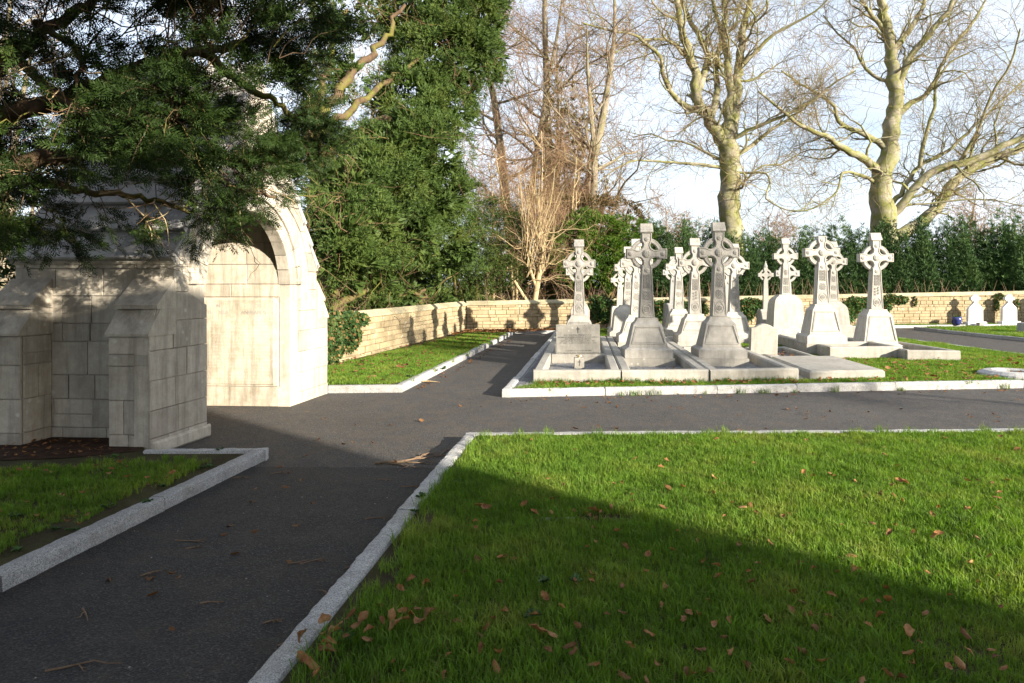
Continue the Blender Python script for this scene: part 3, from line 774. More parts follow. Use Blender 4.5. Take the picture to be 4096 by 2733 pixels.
    # top
    if cap == 'roof':
        z0 = tp * S; w1, d1, w2 = .118 * S, .105 * S, .112 * S
        m = MB()
        m.loft([[(-w1, -d1, z0), (w1, -d1, z0), (w1, d1, z0), (-w1, d1, z0)], [(-w1, -d1, z0 + .02 * S), (w1, -d1, z0 + .02 * S), (w1, d1, z0 + .02 * S), (-w1, d1, z0 + .02 * S)],
                [(-w2, -.03 * S, z0 + .15 * S), (w2, -.03 * S, z0 + .15 * S), (w2, .03 * S, z0 + .15 * S), (-w2, .03 * S, z0 + .15 * S)],
                [(-w2, -.03 * S, z0 + .17 * S), (w2, -.03 * S, z0 + .17 * S), (w2, .03 * S, z0 + .17 * S), (-w2, .03 * S, z0 + .17 * S)]])
        cp = shift(m).build('cap', mat, root)
        if carve:
            m = MB()
            for rz_ in range(3):
                for k in range(5):
                    xx = (-.085 + .042 * k + (.02 if rz_ % 2 else 0)) * S; t = (.25 + rz_ * .25)
                    yy = -(d1 + (.03 * S - d1) * t); zz = z0 + .02 * S + .13 * S * t
                    m.tube([(xx - .018 * S, yy - .001, zz + .012 * S), (xx - .009 * S, yy - .002, zz - .006 * S), (xx + .009 * S, yy - .002, zz - .006 * S), (xx + .018 * S, yy - .001, zz + .012 * S)], .003 * S, 4)
            stuff(shift(m).build('scale_carving', mat, cp))
    elif cap == 'spire':
        z0 = tp * S; m = MB(); ring_ = lambda r_, z: [(r_ * math.cos(a), r_ * .8 * math.sin(a), z) for a in np.arange(8) * math.pi / 4]
        m.loft([ring_(.07 * S, z0 - .02), ring_(.10 * S, z0 + .05 * S), ring_(.10 * S, z0 + .08 * S), ring_(.025 * S, z0 + .27 * S), ring_(.02 * S, z0 + .285 * S), ring_(.032 * S, z0 + .31 * S), ring_(.02 * S, z0 + .335 * S), ring_(.004 * S, z0 + .345 * S)])
        shift(m).build('finial', mat, root, smooth=False)
    # pedestal
    zb = hz - low * S                              # foot of the shaft
    zp = plinth_h + step
    def sq(w_, d_, z): return [(-w_, -d_, z), (w_, -d_, z), (w_, d_, z), (-w_, d_, z)]
    W = die_w / 2 * S; sh = max(.3, .68 * (zb - zp) + zp) if die != 'bell' else zb - .12
    ratio = .74
    m = MB()
    if die == 'bell':
        m.loft([sq(W, W * .8, zp), sq(W * .9, W * .72, sh - .15), sq(W * .84, W * .66, sh - .04), sq(W * .72, W * .56, sh + .03), sq(W * .55, W * .45, zb - .04), sq(W * .5, W * .42, zb)])
    elif die == 'plain':
        m.loft([sq(W, W * .85, zp), sq(W * .86, W * .73, zb - .06), sq(W * .76, W * .64, zb)])
    else:
        zs_ = zb - .115 * S
        m.loft([sq(W, W * .82, zp), sq(W * ratio, W * .62, zs_ - .01), sq(W * ratio * .97, W * .60, zs_), sq(W * .60, W * .48, zs_ + .045 * S), sq(W * .545, W * .44, zb - .035), sq(W * .53, W * .43, zb)])
        sh = zs_
    dd = m.build('pedestal', mat, root)
    if die == 'panel':
        yf = lambda z: -(W * .82 + (W * .62 - W * .82) * (z - zp) / (sh - zp))
        a0, a1 = W * .86, W * .62; za, zb2 = zp + .06 * S, sh - .045 * S
        fm = MB()
        q0 = [(-a0, za), (a0, za), (a1, zb2), (-a1, zb2)]
        fm.tube([(a, yf(b) - .002, b) for a, b in q0 + q0[:1]], .011 * S, 4)
        fr = fm.build('panel_moulding', mat, root)
        fm = MB(); e = .022 * S
        q1 = [(-a0 + e, za + e), (a0 - e, za + e), (a1 - e, zb2 - e), (-a1 + e, zb2 - e)]
        fm.tube([(a, yf(b) - .001, b) for a, b in q1 + q1[:1]], .005 * S, 4); fm.build('panel_bead', mat, fr)
        worn_lines(root, a0 - .05, a1 - .05, za + .1 * S, zb2 - .05 * S, yf, lines, MT['worn'] if stone != 'cross' else MT['grave'], seed)
    elif die in ('bell', 'plain') and lines:
        yf = lambda z: -(W * .8 + (W * .72 - W * .8) * (z - zp) / max(.1, sh - .15 - zp))
        worn_lines(root, W * .8, W * .75, zp + .2, sh - .2, lambda z: yf(z), lines, MT['grave'], seed)
    if plinth:
        pw = W * 1.23; m = MB()
        m.loft([sq(pw, W * 1.03, step), sq(pw, W * 1.03, zp - .05), sq(W * 1.02, W * .84, zp - .002)])
        m.build('plinth', mat, root)
    if step:
        m = MB(); m.loft([sq(W * 1.3, W * 1.12, -.02), sq(W * 1.3, W * 1.12, step - .001)]); m.build('step', MT['grave'], root)
    return root
RZ = -.06
# head heights follow the photograph: h = CH + (HZ - y) * Z / F
def hh(py, Z): return CH + (HZ - py) * Z / F
CX = celtic_cross
CX('grey knotwork cross standing behind the low black-lettered tablet', 2316, 16.0, hh(1056, 16), stone='cross_mid', rz=RZ, seed=1, step=.2, styles=('knot', 'saltire', 'wheel'))
CX('pale cross whose arms show just below those of the cross behind the lettered tablet', 2317, 18.9, hh(1088, 18.9), stone='cross', rz=RZ, seed=2, step=.1)
CX('dark grey carved cross with shingled cap in the plot next to the lettered tablet', 2585, 12.85, hh(1016, 12.85), stone='cross_mid', rz=RZ, seed=3, step=.17, styles=('knot', 'saltire', 'wheel'), lines=6)
CX('pale knotwork cross directly behind the dark grey shingle capped cross, in its plot', 2545, 16.0, hh(1054, 16), stone='cross', rz=RZ, seed=4, step=.2, styles=('saltire', 'saltire', 'wheel'))
CX('white capped cross on a smooth rounded pedestal beside the ivy of the back wall', 2512, 18.6, hh(1071, 18.6), stone='cross', rz=RZ, seed=5, die='bell', step=.1, low=1.02, die_w=.86)
CX('small plain white cross with round bosses and no cap, near the ivy', 2480, 21.6, hh(1121, 21.6), sc_=.78, stone='cross', cap='none', rz=RZ, seed=6, carve=False, die='plain', low=1.05, die_w=.8, top=.5, lines=0)
CX('tall carved cross with shingled cap, on the pedestal with a long worn inscription', 2873, 12.85, hh(1011, 12.85), stone='cross_mid', rz=RZ, seed=7, step=.17, lines=11)
CX('cross with spiral bosses on its shaft, behind the long worn inscription', 2778, 16.0, hh(1051, 16), stone='cross_mid', rz=RZ, seed=8, step=.2, styles=('knot', 'bosses', 'wheel'))
CX('white cross with thick round ring, partly hidden by the cross with spiral bosses', 2714, 19.6, hh(1069, 19.6), stone='cross', rz=RZ, seed=9, step=.1)
CX('dark weathered cross peeping out behind the thick ringed white cross', 2693, 22.0, hh(1090, 22.0), sc_=.9, stone='cross_dark', rz=RZ, seed=10, carve=False, die='plain', die_w=.7, lines=0, low=1.1)
CX('white interlaced cross just right of the long worn inscription, shaded patch on its shaft', 2935, 17.8, hh(1063, 17.8), stone='cross', rz=RZ, seed=11, step=.1)
CX('broad pale cross showing behind the ring of the white interlaced cross', 2912, 19.9, hh(1086, 19.9), sc_=1.08, stone='cross', rz=RZ, seed=12, carve=False)
CX('slim plain cross with a pointed finial and tapering shaft', 3062, 21.2, hh(1100, 21.2), sc_=.62, stone='cross_mid', cap='spire', rz=RZ, seed=13, carve=False, boss=False, die='plain', low=1.72, die_w=.78, plinth=False, lines=0, ringw=.8)
CX('white cross with interlaced centre on a tall rounded pedestal beside the slim finial cross', 3140, 19.2, hh(1026, 19.2), sc_=.88, stone='cross', rz=RZ, seed=14, die='bell', low=1.22, die_w=.96, boss=False, step=.12, lines=0, styles=('saltire', 'knot', 'knot'))
CX('dark grey cross half hidden behind the tall rounded pedestal', 3148, 22.2, hh(1094, 22.2), stone='cross_dark', rz=RZ, seed=15, carve=False, low=1.1)
CX('white flat topped cross above the raised plot with the lantern', 3284, 15.0, hh(1011, 15.0), stone='cross', cap='none', rz=RZ, seed=16, top=.36, low=1.13, die_w=.68, step=.25, lines=10, carve=True, styles=('knot', 'saltire', 'wheel'))
CX('grey banded cross behind the flat topped white cross', 3330, 19.5, hh(1047, 19.5), stone='cross_mid', rz=RZ, seed=17, die='bell', low=1.14, die_w=.74, step=.2, lines=6, styles=('saltire', 'saltire', 'saltire'))
CX('white steep capped cross standing alone beside the farther path', 3500, 15.6, hh(1032, 15.6), stone='cross', rz=RZ, seed=18, die='panel', low=1.17, die_w=.74, step=.0, lines=9, styles=('knot', 'bosses', 'wheel'))

# ================================================================ GRAVE PLOTS
def beam(m, a, b, wd, z0, z1, ch=.025):
    A = Vector((a[0], a[1], 0)); B = Vector((b[0], b[1], 0)); d = (B - A).normalized(); n = Vector((-d.y, d.x, 0)) * wd / 2
    prof = lambda p: [p - n + Zu * z0, p + n + Zu * z0, p + n + Zu * (z1 - ch), p + n * (1 - 2 * ch / wd) + Zu * z1, p - n * (1 - 2 * ch / wd) + Zu * z1, p - n + Zu * (z1 - ch)]
    m.loft([prof(A), prof(B)])
GRAV = []
def plot(label, fl, fr, depth, sl=.105, h=.2, wd=.16, cross=(), gh=.12, back=True):
    """fl, fr: outer front corners; depth along the direction (sl,1)"""
    fl = Vector((fl[0], fl[1])); fr = Vector((fr[0], fr[1])); dr = Vector((sl, 1)).normalized()
    root = wthing('grave_surround', label, 'grave', (fl.x, fl.y, .085), 'stone grave surrounds')
    z0, z1 = .03, .085 + h; a = (fr - fl).normalized(); hw = wd / 2
    def bm(p, q):
        m = MB(); beam(m, p, q, wd, z0, z1); m.build('kerb_beam', MT['grave'], root)
    f0, f1 = fl + dr * hw, fr + dr * hw
    bm(f0, f1)
    bl, br = fl + dr * depth + a * hw, fr + dr * depth - a * hw
    bm(fl + a * hw + dr * (wd + .002), bl); bm(fr - a * hw + dr * (wd + .002), br)
    if back: bm(bl + a * (hw + .002) - dr * hw, br - a * (hw + .002) - dr * hw)
    for c in cross:
        p = fl + dr * c + a * (wd + .002); q = fr + dr * c - a * (wd + .002)
        m = MB(); beam(m, p, q, .2, z0, z1 - .004); m.build('cross_beam', MT['grave'], root)
    GRAV.append((fl + a * wd + dr * wd, fr - a * wd + dr * wd, dr, depth - 2 * wd, gh))
    return root
P1 = gr(2132, 1531, .1); P2 = gr(2481, 1530, .1); P3 = gr(2833, 1527, .1); P4 = gr(3190, 1521, .1)
plot('stone grave surround with gravel and brown leaves in front of the lettered tablet', (P1.x, P1.y), (P2.x, P2.y), 7.0, cross=(2.6,))
plot('stone grave surround around the dark grey shingle capped cross', (P2.x + .012, P2.y - .02), (P3.x, P3.y), 7.0, cross=(4.0,))
plot('stone grave surround around the cross with the long worn inscription', (P3.x + .012, P3.y - .03), (P4.x, P4.y), 7.0, cross=(4.0,))
plot('small stone grave surround at the foot of the curved top headstone', (4.98, 13.15), (5.95, 13.3), 2.1, h=.13, wd=.11)
p5 = gr(3319, 1434, .1); p6 = gr(3609, 1432, .1)
plot('raised mossy stone grave surround under the white flat topped cross', (p5.x, p5.y), (p6.x, p6.y), 3.6, sl=.06, h=.25, cross=(1.3,), gh=.2)
p7 = gr(3626, 1440, .1); p8 = gr(3844, 1443, .1)
plot('low stone grave surround in front of the steep capped cross by the farther path', (p7.x + .03, p7.y), (p8.x, p8.y), 2.2, sl=.03, h=.21, wd=.12, gh=.05)
# gravel: one mass of pebbles in the plots and along the kerb
tv = np.array([(1, 0, 0), (-.9, .2, 0), (0, 1, .1), (.1, -1, 0), (0, 0, .8), (0, 0, -.8)]) ; tf = np.array([(0, 2, 4), (2, 1, 4), (1, 3, 4), (3, 0, 4)])
def pebbles(P, s):
    n = len(P); a = NR.uniform(0, 2 * math.pi, n); c, s_ = np.cos(a), np.sin(a)
    k = s[:, None] * NR.uniform(.6, 1.2, (n, 3)) * np.array([1, .8, .6])
    T = tv[None] * k[:, None, :]
    X = T[..., 0] * c[:, None] - T[..., 1] * s_[:, None]; Y = T[..., 0] * s_[:, None] + T[..., 1] * c[:, None]
    V = np.stack([X, Y, T[..., 2]], -1) + P[:, None, :]
    Q = tf[None] + (np.arange(n) * len(tv))[:, None, None]
    return V.reshape(-1, 3), Q.reshape(-1, 3)
PP = []; bedm = MB()
for fl, fr, dr, dep, gh in GRAV:
    bedm.add([(*fl, gh - .012), (*fr, gh - .012), (*(fr + dr * dep), gh - .012), (*(fl + dr * dep), gh - .012)], [(0, 1, 2, 3)])
    n = int(600 * min(dep, 2.6) * (fr - fl).length)
    a = NR.random(n); b = NR.random(n) * min(dep, 3.4)
    f0 = np.array(fl); f1 = np.array(fr); d0 = np.array(dr)
    q = f0 + (f1 - f0) * a[:, None] + d0 * b[:, None]
    PP.append(np.c_[q, np.full(n, gh) + NR.uniform(-.006, .008, n)])
s0 = np.array((.02, 9.95)); s1 = np.array((.29, 10.5)); n = 4500
b = NR.random(n) ** 1.5 * 9.0; a = NR.random(n)
xl = .0 + .125 * (b + .25) + .03; xr = .30 + .105 * b
PP.append(np.c_[xl + (xr - xl) * a, 10.0 + b, np.full(n, .095) + NR.uniform(-.006, .008, n)])
P = np.concatenate(PP); Vp, Qp = pebbles(P, NR.uniform(.009, .02, len(P)))
stuff(link('gravel', np_mesh('gravel', Vp, [Qp]), MT['gravel']), 'loose grey gravel filling the grave plots and the strip by the kerb', 'gravel')
struct(bedm.build('gravel_bed', MT['gravel']))
sheet('gravel_bed', [(.0, 9.97), (.31, 10.05), (1.3, 19.5), (1.2, 19.5)], .09, MT['gravel'])

# low lettered tablet on the cross beam of the first plot
TZ = 13.02; tx = (2313 - 2048) * TZ / F
tab = wthing('headstone', 'low rectangular limestone tablet with black Latin lettering', 'headstone', (tx, TZ, .28))
A = Vector((.998, -.05, .012)).normalized(); N = Vector((-.05, -.985, .13)).normalized(); B = N.cross(A); B = -B if B.z < 0 else B
O = Vector((tx, TZ, .283))
prism_obj('slab', [(-.42, 0), (.42, 0), (.42, .565), (-.42, .565)], O + (-N) * .09, A, B, N, .09, MT['grave'], tab, .006)
def tl(s, z, wd, size=.04): text_obj(s, size, MT['letter'], tab, O + N * .0006 + B * z, A, B, N, width=wd)
tl('R.D. THOMAS MARSH, S.T.D.', .345, .53, .042); tl('SACERDOS WATERFORDIENSIS ET LISMORENSIS', .308, .78, .032); tl('SAC. THEOLOGIAE PROFESSOR', .272, .51, .032)
tl('NATUS APUD AGLINNAN 11 MAR 1872', .236, .65, .032); tl('PIE OBIIT APUD MAYNOOTH 3. OCT. 1934', .198, .70, .032)
tl('I LIONOID DE GO SCASCAR SINN', .05, .50, .032); tl('APUD UNUM DEUM IN TRINITATE SACRI NOMINIS', .008, .80, .032)
for poly in ([(-.008, .39), (.008, .39), (.008, .52), (-.008, .52)], [(-.035, .47), (.035, .47), (.035, .483), (-.035, .483)]):
    prism_obj('engraved_cross', poly, O, A, B, N, .0008, MT['letter'], tab)
m = MB(); m.tube([O + N * .001 + A * (.022 * math.cos(a)) + B * (.4765 + .022 * math.sin(a)) for a in np.linspace(0, 2 * math.pi, 17)], .002, 4); m.build('engraved_ring', MT['letter'], tab)
# flower holder in front of the tablet
fx, fz = at(2316, 1430, 12.2).x, 12.2
vz = wthing('flower_holder', 'small square stone flower holder with a carved cross on the gravel', 'vase', (fx, fz, .12))
m = MB(); m.box(fx - .085, fx + .085, fz - .08, fz + .08, .11, .305, .012); vb = m.build('block', MT['grave'], vz)
for q in ((-.006, .006, .16, .27), (-.03, .03, .225, .237)):
    m = MB(); m.box(fx + q[0], fx + q[1], fz - .0815, fz - .079, q[2], q[3]); m.build('carved_cross', MT['letter'], vb)
m = MB(); rg = lambda r_, z: [(fx + r_ * math.cos(a), fz + r_ * math.sin(a), z) for a in np.arange(14) * math.pi / 7]
m.loft([rg(.03, .30), rg(.03, .325), rg(.062, .33), rg(.06, .345), rg(.03, .35)]); m.build('rose_cap', MT['gold'], vz)
# pink granite headstone behind the first cross
def head_shape(kind, w_, h_):
    if kind == 'ogee': return [(-w_, 0), (w_, 0), (w_, h_ * .86), (w_ * .7, h_ * .885), (w_ * .45, h_ * .95), (w_ * .2, h_ * .99), (0, h_), (-w_ * .2, h_ * .99), (-w_ * .45, h_ * .95), (-w_ * .7, h_ * .885), (-w_, h_ * .86)]
    if kind == 'hip': return [(-w_, 0), (w_, 0), (w_, h_ * .78), (w_ * .72, h_ * .95), (w_ * .5, h_), (-w_ * .5, h_), (-w_ * .72, h_ * .95), (-w_, h_ * .78)]
def flat_stone(name, label, cat, px, Z, z0, kind, w_, h_, th, mat, tilt=0.0, lean=0.0):
    x = (px - 2048) * Z / F; root = thing(name, label, cat, (x, Z, z0), rz=RZ); root.rotation_euler = (tilt, lean, RZ)
    prism_obj('slab', head_shape(kind, w_, h_), Vector((0, th / 2, 0)), Vector((1, 0, 0)), Zu, Vector((0, -1, 0)), th, mat, root, .008); return root
pk = flat_stone('headstone', 'pink granite headstone with pale face behind the knotwork cross', 'headstone', 2320, 20.3, .085, 'hip', .28, .98, .16, MT['pink'])
prism_obj('face_panel', head_shape('hip', .22, .86), Vector((0, -.08, .05)), Vector((1, 0, 0)), Zu, Vector((0, -1, 0)), .006, MT['white_stone'], pk)
m = MB(); m.box(-.36, .36, -.2, .2, -.02, .1, .02); m.build('base', MT['pink'], pk)
og = flat_stone('headstone', 'plain grey headstone with a curved shouldered top, leaning slightly', 'headstone', 3052, 13.75, .2, 'ogee', .265, .62, .12, MT['grave'], tilt=.04, lean=.02)
m = MB(); m.box(-.29, .29, -.1, .1, -.12, -.001, .0); m.build('base', MT['grave'], og)
# ledger slab
l0 = gr(3239, 1516, .1); l1 = gr(3540, 1511, .1)
lg = wthing('ledger_slab', 'flat pale ledger stone lying on the grass beside the cross plots', 'grave slab', (l0.x, l0.y, .085))
a_ = (Vector((l1.x - l0.x, l1.y - l0.y, 0))); wl = a_.length; a_.normalize(); dl = Vector((.10, 1, 0)).normalized()
def slabbox(o0, w_, dep, z0, z1, ch, mat, name):
    q = lambda e: [o0 + a_ * e + dl * e, o0 + a_ * (w_ - e) + dl * e, o0 + a_ * (w_ - e) + dl * (dep - e), o0 + a_ * e + dl * (dep - e)]
    m = MB(); m.loft([[p + Zu * z0 for p in q(0)], [p + Zu * (z1 - ch) for p in q(0)], [p + Zu * z1 for p in q(ch)]]); return m.build(name, mat, lg)
L0 = Vector((l0.x, l0.y, 0))
slabbox(L0, wl, 2.25, .085, .225, .03, MT['grave'], 'slab'); slabbox(L0 - a_ * .22 + dl * .05, .21, 2.1, .03, .10, .01, MT['grave'], 'footing')
m = MB(); r3 = random.Random(4)
for row in range(6):
    x = .25
    while x < wl - .25:
        wq = r3.uniform(.015, .04)
        p = L0 + a_ * x + dl * (1.15 + row * .14) + Zu * .2262
        m.add([p, p + a_ * wq, p + a_ * wq + dl * .05, p + dl * .05], [(0, 1, 2, 3)]); x += wq + r3.uniform(.01, .03)
stuff(m.build('worn_lettering', MT['cross_mid'], lg))
# lantern on the kerb of the raised plot
lx = at(3200, 1340, 15.9); LT = wthing('lantern', 'small white metal candle lantern on the raised grave kerb', 'lantern', (lx.x, 15.9, .335))
bx, by, bz = lx.x, 15.9, .335; e = .045
m = MB(); m.box(bx - e - .008, bx + e + .008, by - e - .008, by + e + .008, bz, bz + .015); m.build('base', MT['paint'], LT)
for sx in (-1, 1):
    for sy in (-1, 1):
        m = MB(); m.box(bx + sx * e - .006, bx + sx * e + .006, by + sy * e - .006, by + sy * e + .006, bz + .015, bz + .13); m.build('post', MT['paint'], LT)
m = MB(); m.loft([[(bx - .06, by - .06, bz + .13), (bx + .06, by - .06, bz + .13), (bx + .06, by + .06, bz + .13), (bx - .06, by + .06, bz + .13)], [(bx - .02, by - .02, bz + .18), (bx + .02, by - .02, bz + .18), (bx + .02, by + .02, bz + .18), (bx - .02, by + .02, bz + .18)]]); m.build('roof', MT['paint'], LT)
m = MB(); m.tube([(bx + .025 * math.cos(a), by, bz + .2 + .025 * math.sin(a)) for a in np.linspace(0, 2 * math.pi, 13)], .004, 5); m.build('handle', MT['paint'], LT)
m = MB(); m.tube([(bx, by, bz + .015), (bx, by, bz + .09)], .024, 8); m.build('candle', MT['wax'], LT)
for q in (((-e + .006), (e - .006), -e - .001, -e + .001), (-e - .001, -e + .001, -e + .006, e - .006)):
    m = MB(); m.box(bx + q[0], bx + q[1], by + q[2], by + q[3], bz + .016, bz + .129); m.build('pane', MT['glass'], LT)
# white headstones with small ringed crosses under the far wall
def white_stone(px, Z, label):
    x = (px - 2048) * Z / F; root = thing('headstone', label, 'headstone', (x, Z, .085), 'white headstones below the far wall', rz=.12)
    w_ = .30
    body = [(-w_, .12), (w_, .12), (w_ * .98, .60), (w_ * .8, .68), (.14, .76), (.075, .83), (.075, .94), (.19, .94), (.19, 1.05), (.06, 1.05), (.06, 1.14), (-.06, 1.14), (-.06, 1.05), (-.19, 1.05), (-.19, .94), (-.075, .94), (-.075, .83), (-.14, .76), (-w_ * .8, .68), (-w_ * .98, .60)]
    m = MB(); n = len(body); m.v += [(a, -.06, b) for a, b in body] + [(a, .06, b) for a, b in body]
    m.f += [tuple(range(n)), tuple(range(2 * n - 1, n - 1, -1))] + [(i, i + n, (i + 1) % n + n, (i + 1) % n) for i in range(n)]
    m.build('slab', MT['white_stone'], root)
    m = MB(); secs = []
    for k in range(25):
        a = 2 * math.pi * k / 24; secs.append([(r_ * math.cos(a), y, .995 + r_ * math.sin(a)) for r_, y in ((.11, -.035), (.155, -.035), (.155, .035), (.11, .035))])
    m.loft(secs, cap=False); m.build('ring', MT['white_stone'], root)
    m = MB(); m.box(-.39, .39, -.14, .14, -.02, .12, .02); m.build('base', MT['white_stone'], root)
    worn_lines(root, .26, .26, .2, .62, lambda z: -.0595, 7, MT['grave'], px)
    return root
white_stone(3899, 25.9, 'white headstone topped by a small ringed cross, next to the blue pot')
white_stone(4035, 26.2, 'white headstone topped by a small ringed cross, ivy trailing on the wall beside it')
white_stone(4175, 26.5, 'white headstone topped by a small ringed cross, farthest along the wall from the blue pot')
kx = at(3921, 1285, 25.55); kb = wthing('stone_block', 'small grey stone block at the foot of the white headstone by the blue pot', 'block', (kx.x, 25.55, .085))
m = MB(); m.box(kx.x - .09, kx.x + .09, 25.45, 25.65, .07, .19, .01); m.build('block', MT['cross_mid'], kb)
# blue glazed pot
bx = at(3826, 1280, 25.7).x; pt = wthing('flower_pot', 'cobalt blue glazed plant pot with wilting green plant by the wall', 'pot', (bx, 25.7, .085))
m = MB(); rg = lambda r_, z: [(bx + r_ * math.cos(a), 25.7 + r_ * math.sin(a), z) for a in np.arange(20) * math.pi / 10]
m.loft([rg(.10, .085), rg(.15, .16), rg(.175, .28), rg(.18, .40), rg(.165, .40), rg(.155, .36)]); m.build('pot', MT['blue'], pt, smooth=True)
m = MB(); m.loft([rg(.155, .355), rg(.01, .37)]); m.build('soil', MT['mulch'], pt)
m = MB(); r3 = random.Random(9)
for k in range(60):
    a = r3.uniform(0, 6.28); l = r3.uniform(.08, .2); b = Vector((bx + .1 * math.cos(a) * r3.random(), 25.7 + .1 * math.sin(a) * r3.random(), .37))
    d = Vector((math.cos(a), math.sin(a), .5 + r3.random())).normalized() * l; s = d.cross(Zu).normalized() * .018
    m.add([b, b + d * .5 + s, b + d + Vector((0, 0, -.05)), b + d * .5 - s], [(0, 1, 2, 3)])
stuff(m.build('foliage', MT['laurel'], pt))
# lone grey monument stub at the right and round granite ring in the grass
mx = at(4112, 1320, 21.5); ms = wthing('grave_marker', 'low dark grey stone marker on a flat slab beyond the farther path', 'grave marker', (mx.x, 21.5, .085))
m = MB(); m.box(mx.x - .28, mx.x + .28, 21.2, 21.6, .10, .42, .03); m.build('block', MT['cross_dark'], ms)
m = MB(); m.box(mx.x - 1.0, mx.x + 1.2, 20.6, 21.9, .06, .11, .01); m.build('slab', MT['cross_mid'], ms)
rx, ry = 8.35, 11.35; rs = wthing('stone_ring', 'rough whitish granite ring lying in the grass near the kerb', 'stone ring', (rx, ry, .085))
m = MB(); secs = []
for k in range(33):
    a = 2 * math.pi * k / 32; j = 1 + .08 * noise.noise(Vector((math.cos(a) * 2, math.sin(a) * 2, 3)))
    secs.append([(rx + r_ * j * math.cos(a), ry + r_ * j * math.sin(a), .085 + z) for r_, z in ((.24, -.02), (.25, .07), (.31, .10), (.42, .09), (.50, .05), (.52, -.02))])
m.loft(secs, cap=False); m.build('ring', MT['granite'], rs)
m = MB(); m.loft([[(rx + r_ * math.cos(a), ry + r_ * math.sin(a), .085 + z) for a in np.arange(16) * math.pi / 8] for r_, z in ((.25, .045), (.02, .05))]); m.build('moss_fill', MT['drygrass'], rs)
# ================================================================ VEGETATION
def unit(v): return v / (np.linalg.norm(v, axis=-1, keepdims=True) + 1e-9)
def rsph(n, g=NR): return unit(g.normal(size=(n, 3)))
def scatter(tv_, tf_, P, D, S, g=NR):
    """copies of a template (x = growth axis) realised into one mesh"""
    n = len(P); D = unit(D); Y = unit(np.cross(D, rsph(n, g))); Z = np.cross(D, Y)
    V = P[:, None, :] + S[:, None, None] * (tv_[None, :, 0, None] * D[:, None, :] + tv_[None, :, 1, None] * Y[:, None, :] + tv_[None, :, 2, None] * Z[:, None, :])
    Q = tf_[None] + (np.arange(n) * len(tv_))[:, None, None]
    return V.reshape(-1, 3), Q.reshape(-1, tf_.shape[1])
def needle_sprig(n=24, seed=1, nl=.23, nw=.034, flat=.45):
    """yew shoot: needles round a curved stem"""
    g = np.random.default_rng(seed); V = []; Q = []
    for k in range(n):
        t = .06 + .94 * k / n; a = g.uniform(-.5, .5) + (0 if k % 2 else math.pi)
        ax = np.array([t, 0, -.12 * t * t]); d = np.array([.62 + .5 * t * t, math.cos(a) * .8, math.sin(a) * flat + .15]); d /= np.linalg.norm(d)
        s = np.cross(d, [0, 0, 1]); s /= np.linalg.norm(s) + 1e-9; s = s + np.array([0, 0, g.uniform(-.6, .6)]); L = nl * (1.05 - .35 * t) * g.uniform(.85, 1.15)
        b = len(V); V += [ax, ax + d * L * .45 + s * nw * .5, ax + d * L + np.array([0, 0, -.02]), ax + d * L * .45 - s * nw * .5]; Q.append((b, b + 1, b + 2, b + 3))
    b = len(V); V += [np.array([-.05, -.012, 0]), np.array([-.05, .012, 0]), np.array([1, .004, -.12]), np.array([1, -.004, -.12])]; Q.append((b, b + 1, b + 2, b + 3))
    return np.array(V), np.array(Q)
def tuft_sprig(n=6, seed=2, w_=.22, l0=.55, l1=1.0, spread=.6):
    g = np.random.default_rng(seed); V = []; Q = []
    for k in range(n):
        a = 2 * math.pi * k / n + g.uniform(-.4, .4); d = np.array([1.0, math.cos(a) * spread * g.uniform(.5, 1.3), math.sin(a) * spread * g.uniform(.5, 1.3)]); d /= np.linalg.norm(d)
        L = g.uniform(l0, l1); s = np.cross(d, rsph(1, g)[0]); s /= np.linalg.norm(s); b0 = d * g.uniform(0, .25)
        b = len(V); V += [b0, b0 + d * L * .5 + s * w_ * .5, b0 + d * L, b0 + d * L * .5 - s * w_ * .5]; Q.append((b, b + 1, b + 2, b + 3))
    return np.array(V), np.array(Q)
def blob_points(blobs, dens, clump_r, per, g, up=.35, shell=(.72, 1.04), keep=None, front=None):
    """clumps sit on the blobs' surfaces, shoots on each clump's outer side; dens = clumps per m2"""
    PP = []; DD = []
    for c, rx, ry, rz_ in blobs:
        A_ = 4 * math.pi * (((rx * ry) ** 1.6 + (rx * rz_) ** 1.6 + (ry * rz_) ** 1.6) / 3) ** (1 / 1.6)
        n = int(A_ * dens); u = rsph(n, g); sh = g.uniform(*shell, n)[:, None]
        cc = np.array(c) + u * sh * np.array([rx, ry, rz_]); on = unit(u / np.array([rx, ry, rz_]))
        if front is not None:                                # leave out the side nobody can see
            m_ = (on[:, 1] < front) | (g.random(n) < .12); cc, on = cc[m_], on[m_]; n = len(cc)
        cr = clump_r * g.uniform(.6, 1.3, n)
        w_ = np.repeat(np.arange(n), per); k = len(w_)
        o = unit(rsph(k, g) + on[w_] * .8 + np.array([0, 0, up]))
        p = cc[w_] + o * (cr[w_] * g.uniform(.35, 1.05, k))[:, None]
        PP.append(p); DD.append(o + rsph(k, g) * .35)
    P_, D_ = np.concatenate(PP), np.concatenate(DD)
    if keep is not None: m_ = keep(P_); P_, D_ = P_[m_], D_[m_]
    return P_, D_
SPR = [tuft_sprig(6, 2), tuft_sprig(5, 3, .26), tuft_sprig(7, 4, .18)]
YSPR = [tuft_sprig(6, 12, .15, .5, 1.0, .75), tuft_sprig(7, 13, .13, .4, 1.0, .9), tuft_sprig(5, 14, .17, .5, 1.0, .7)]
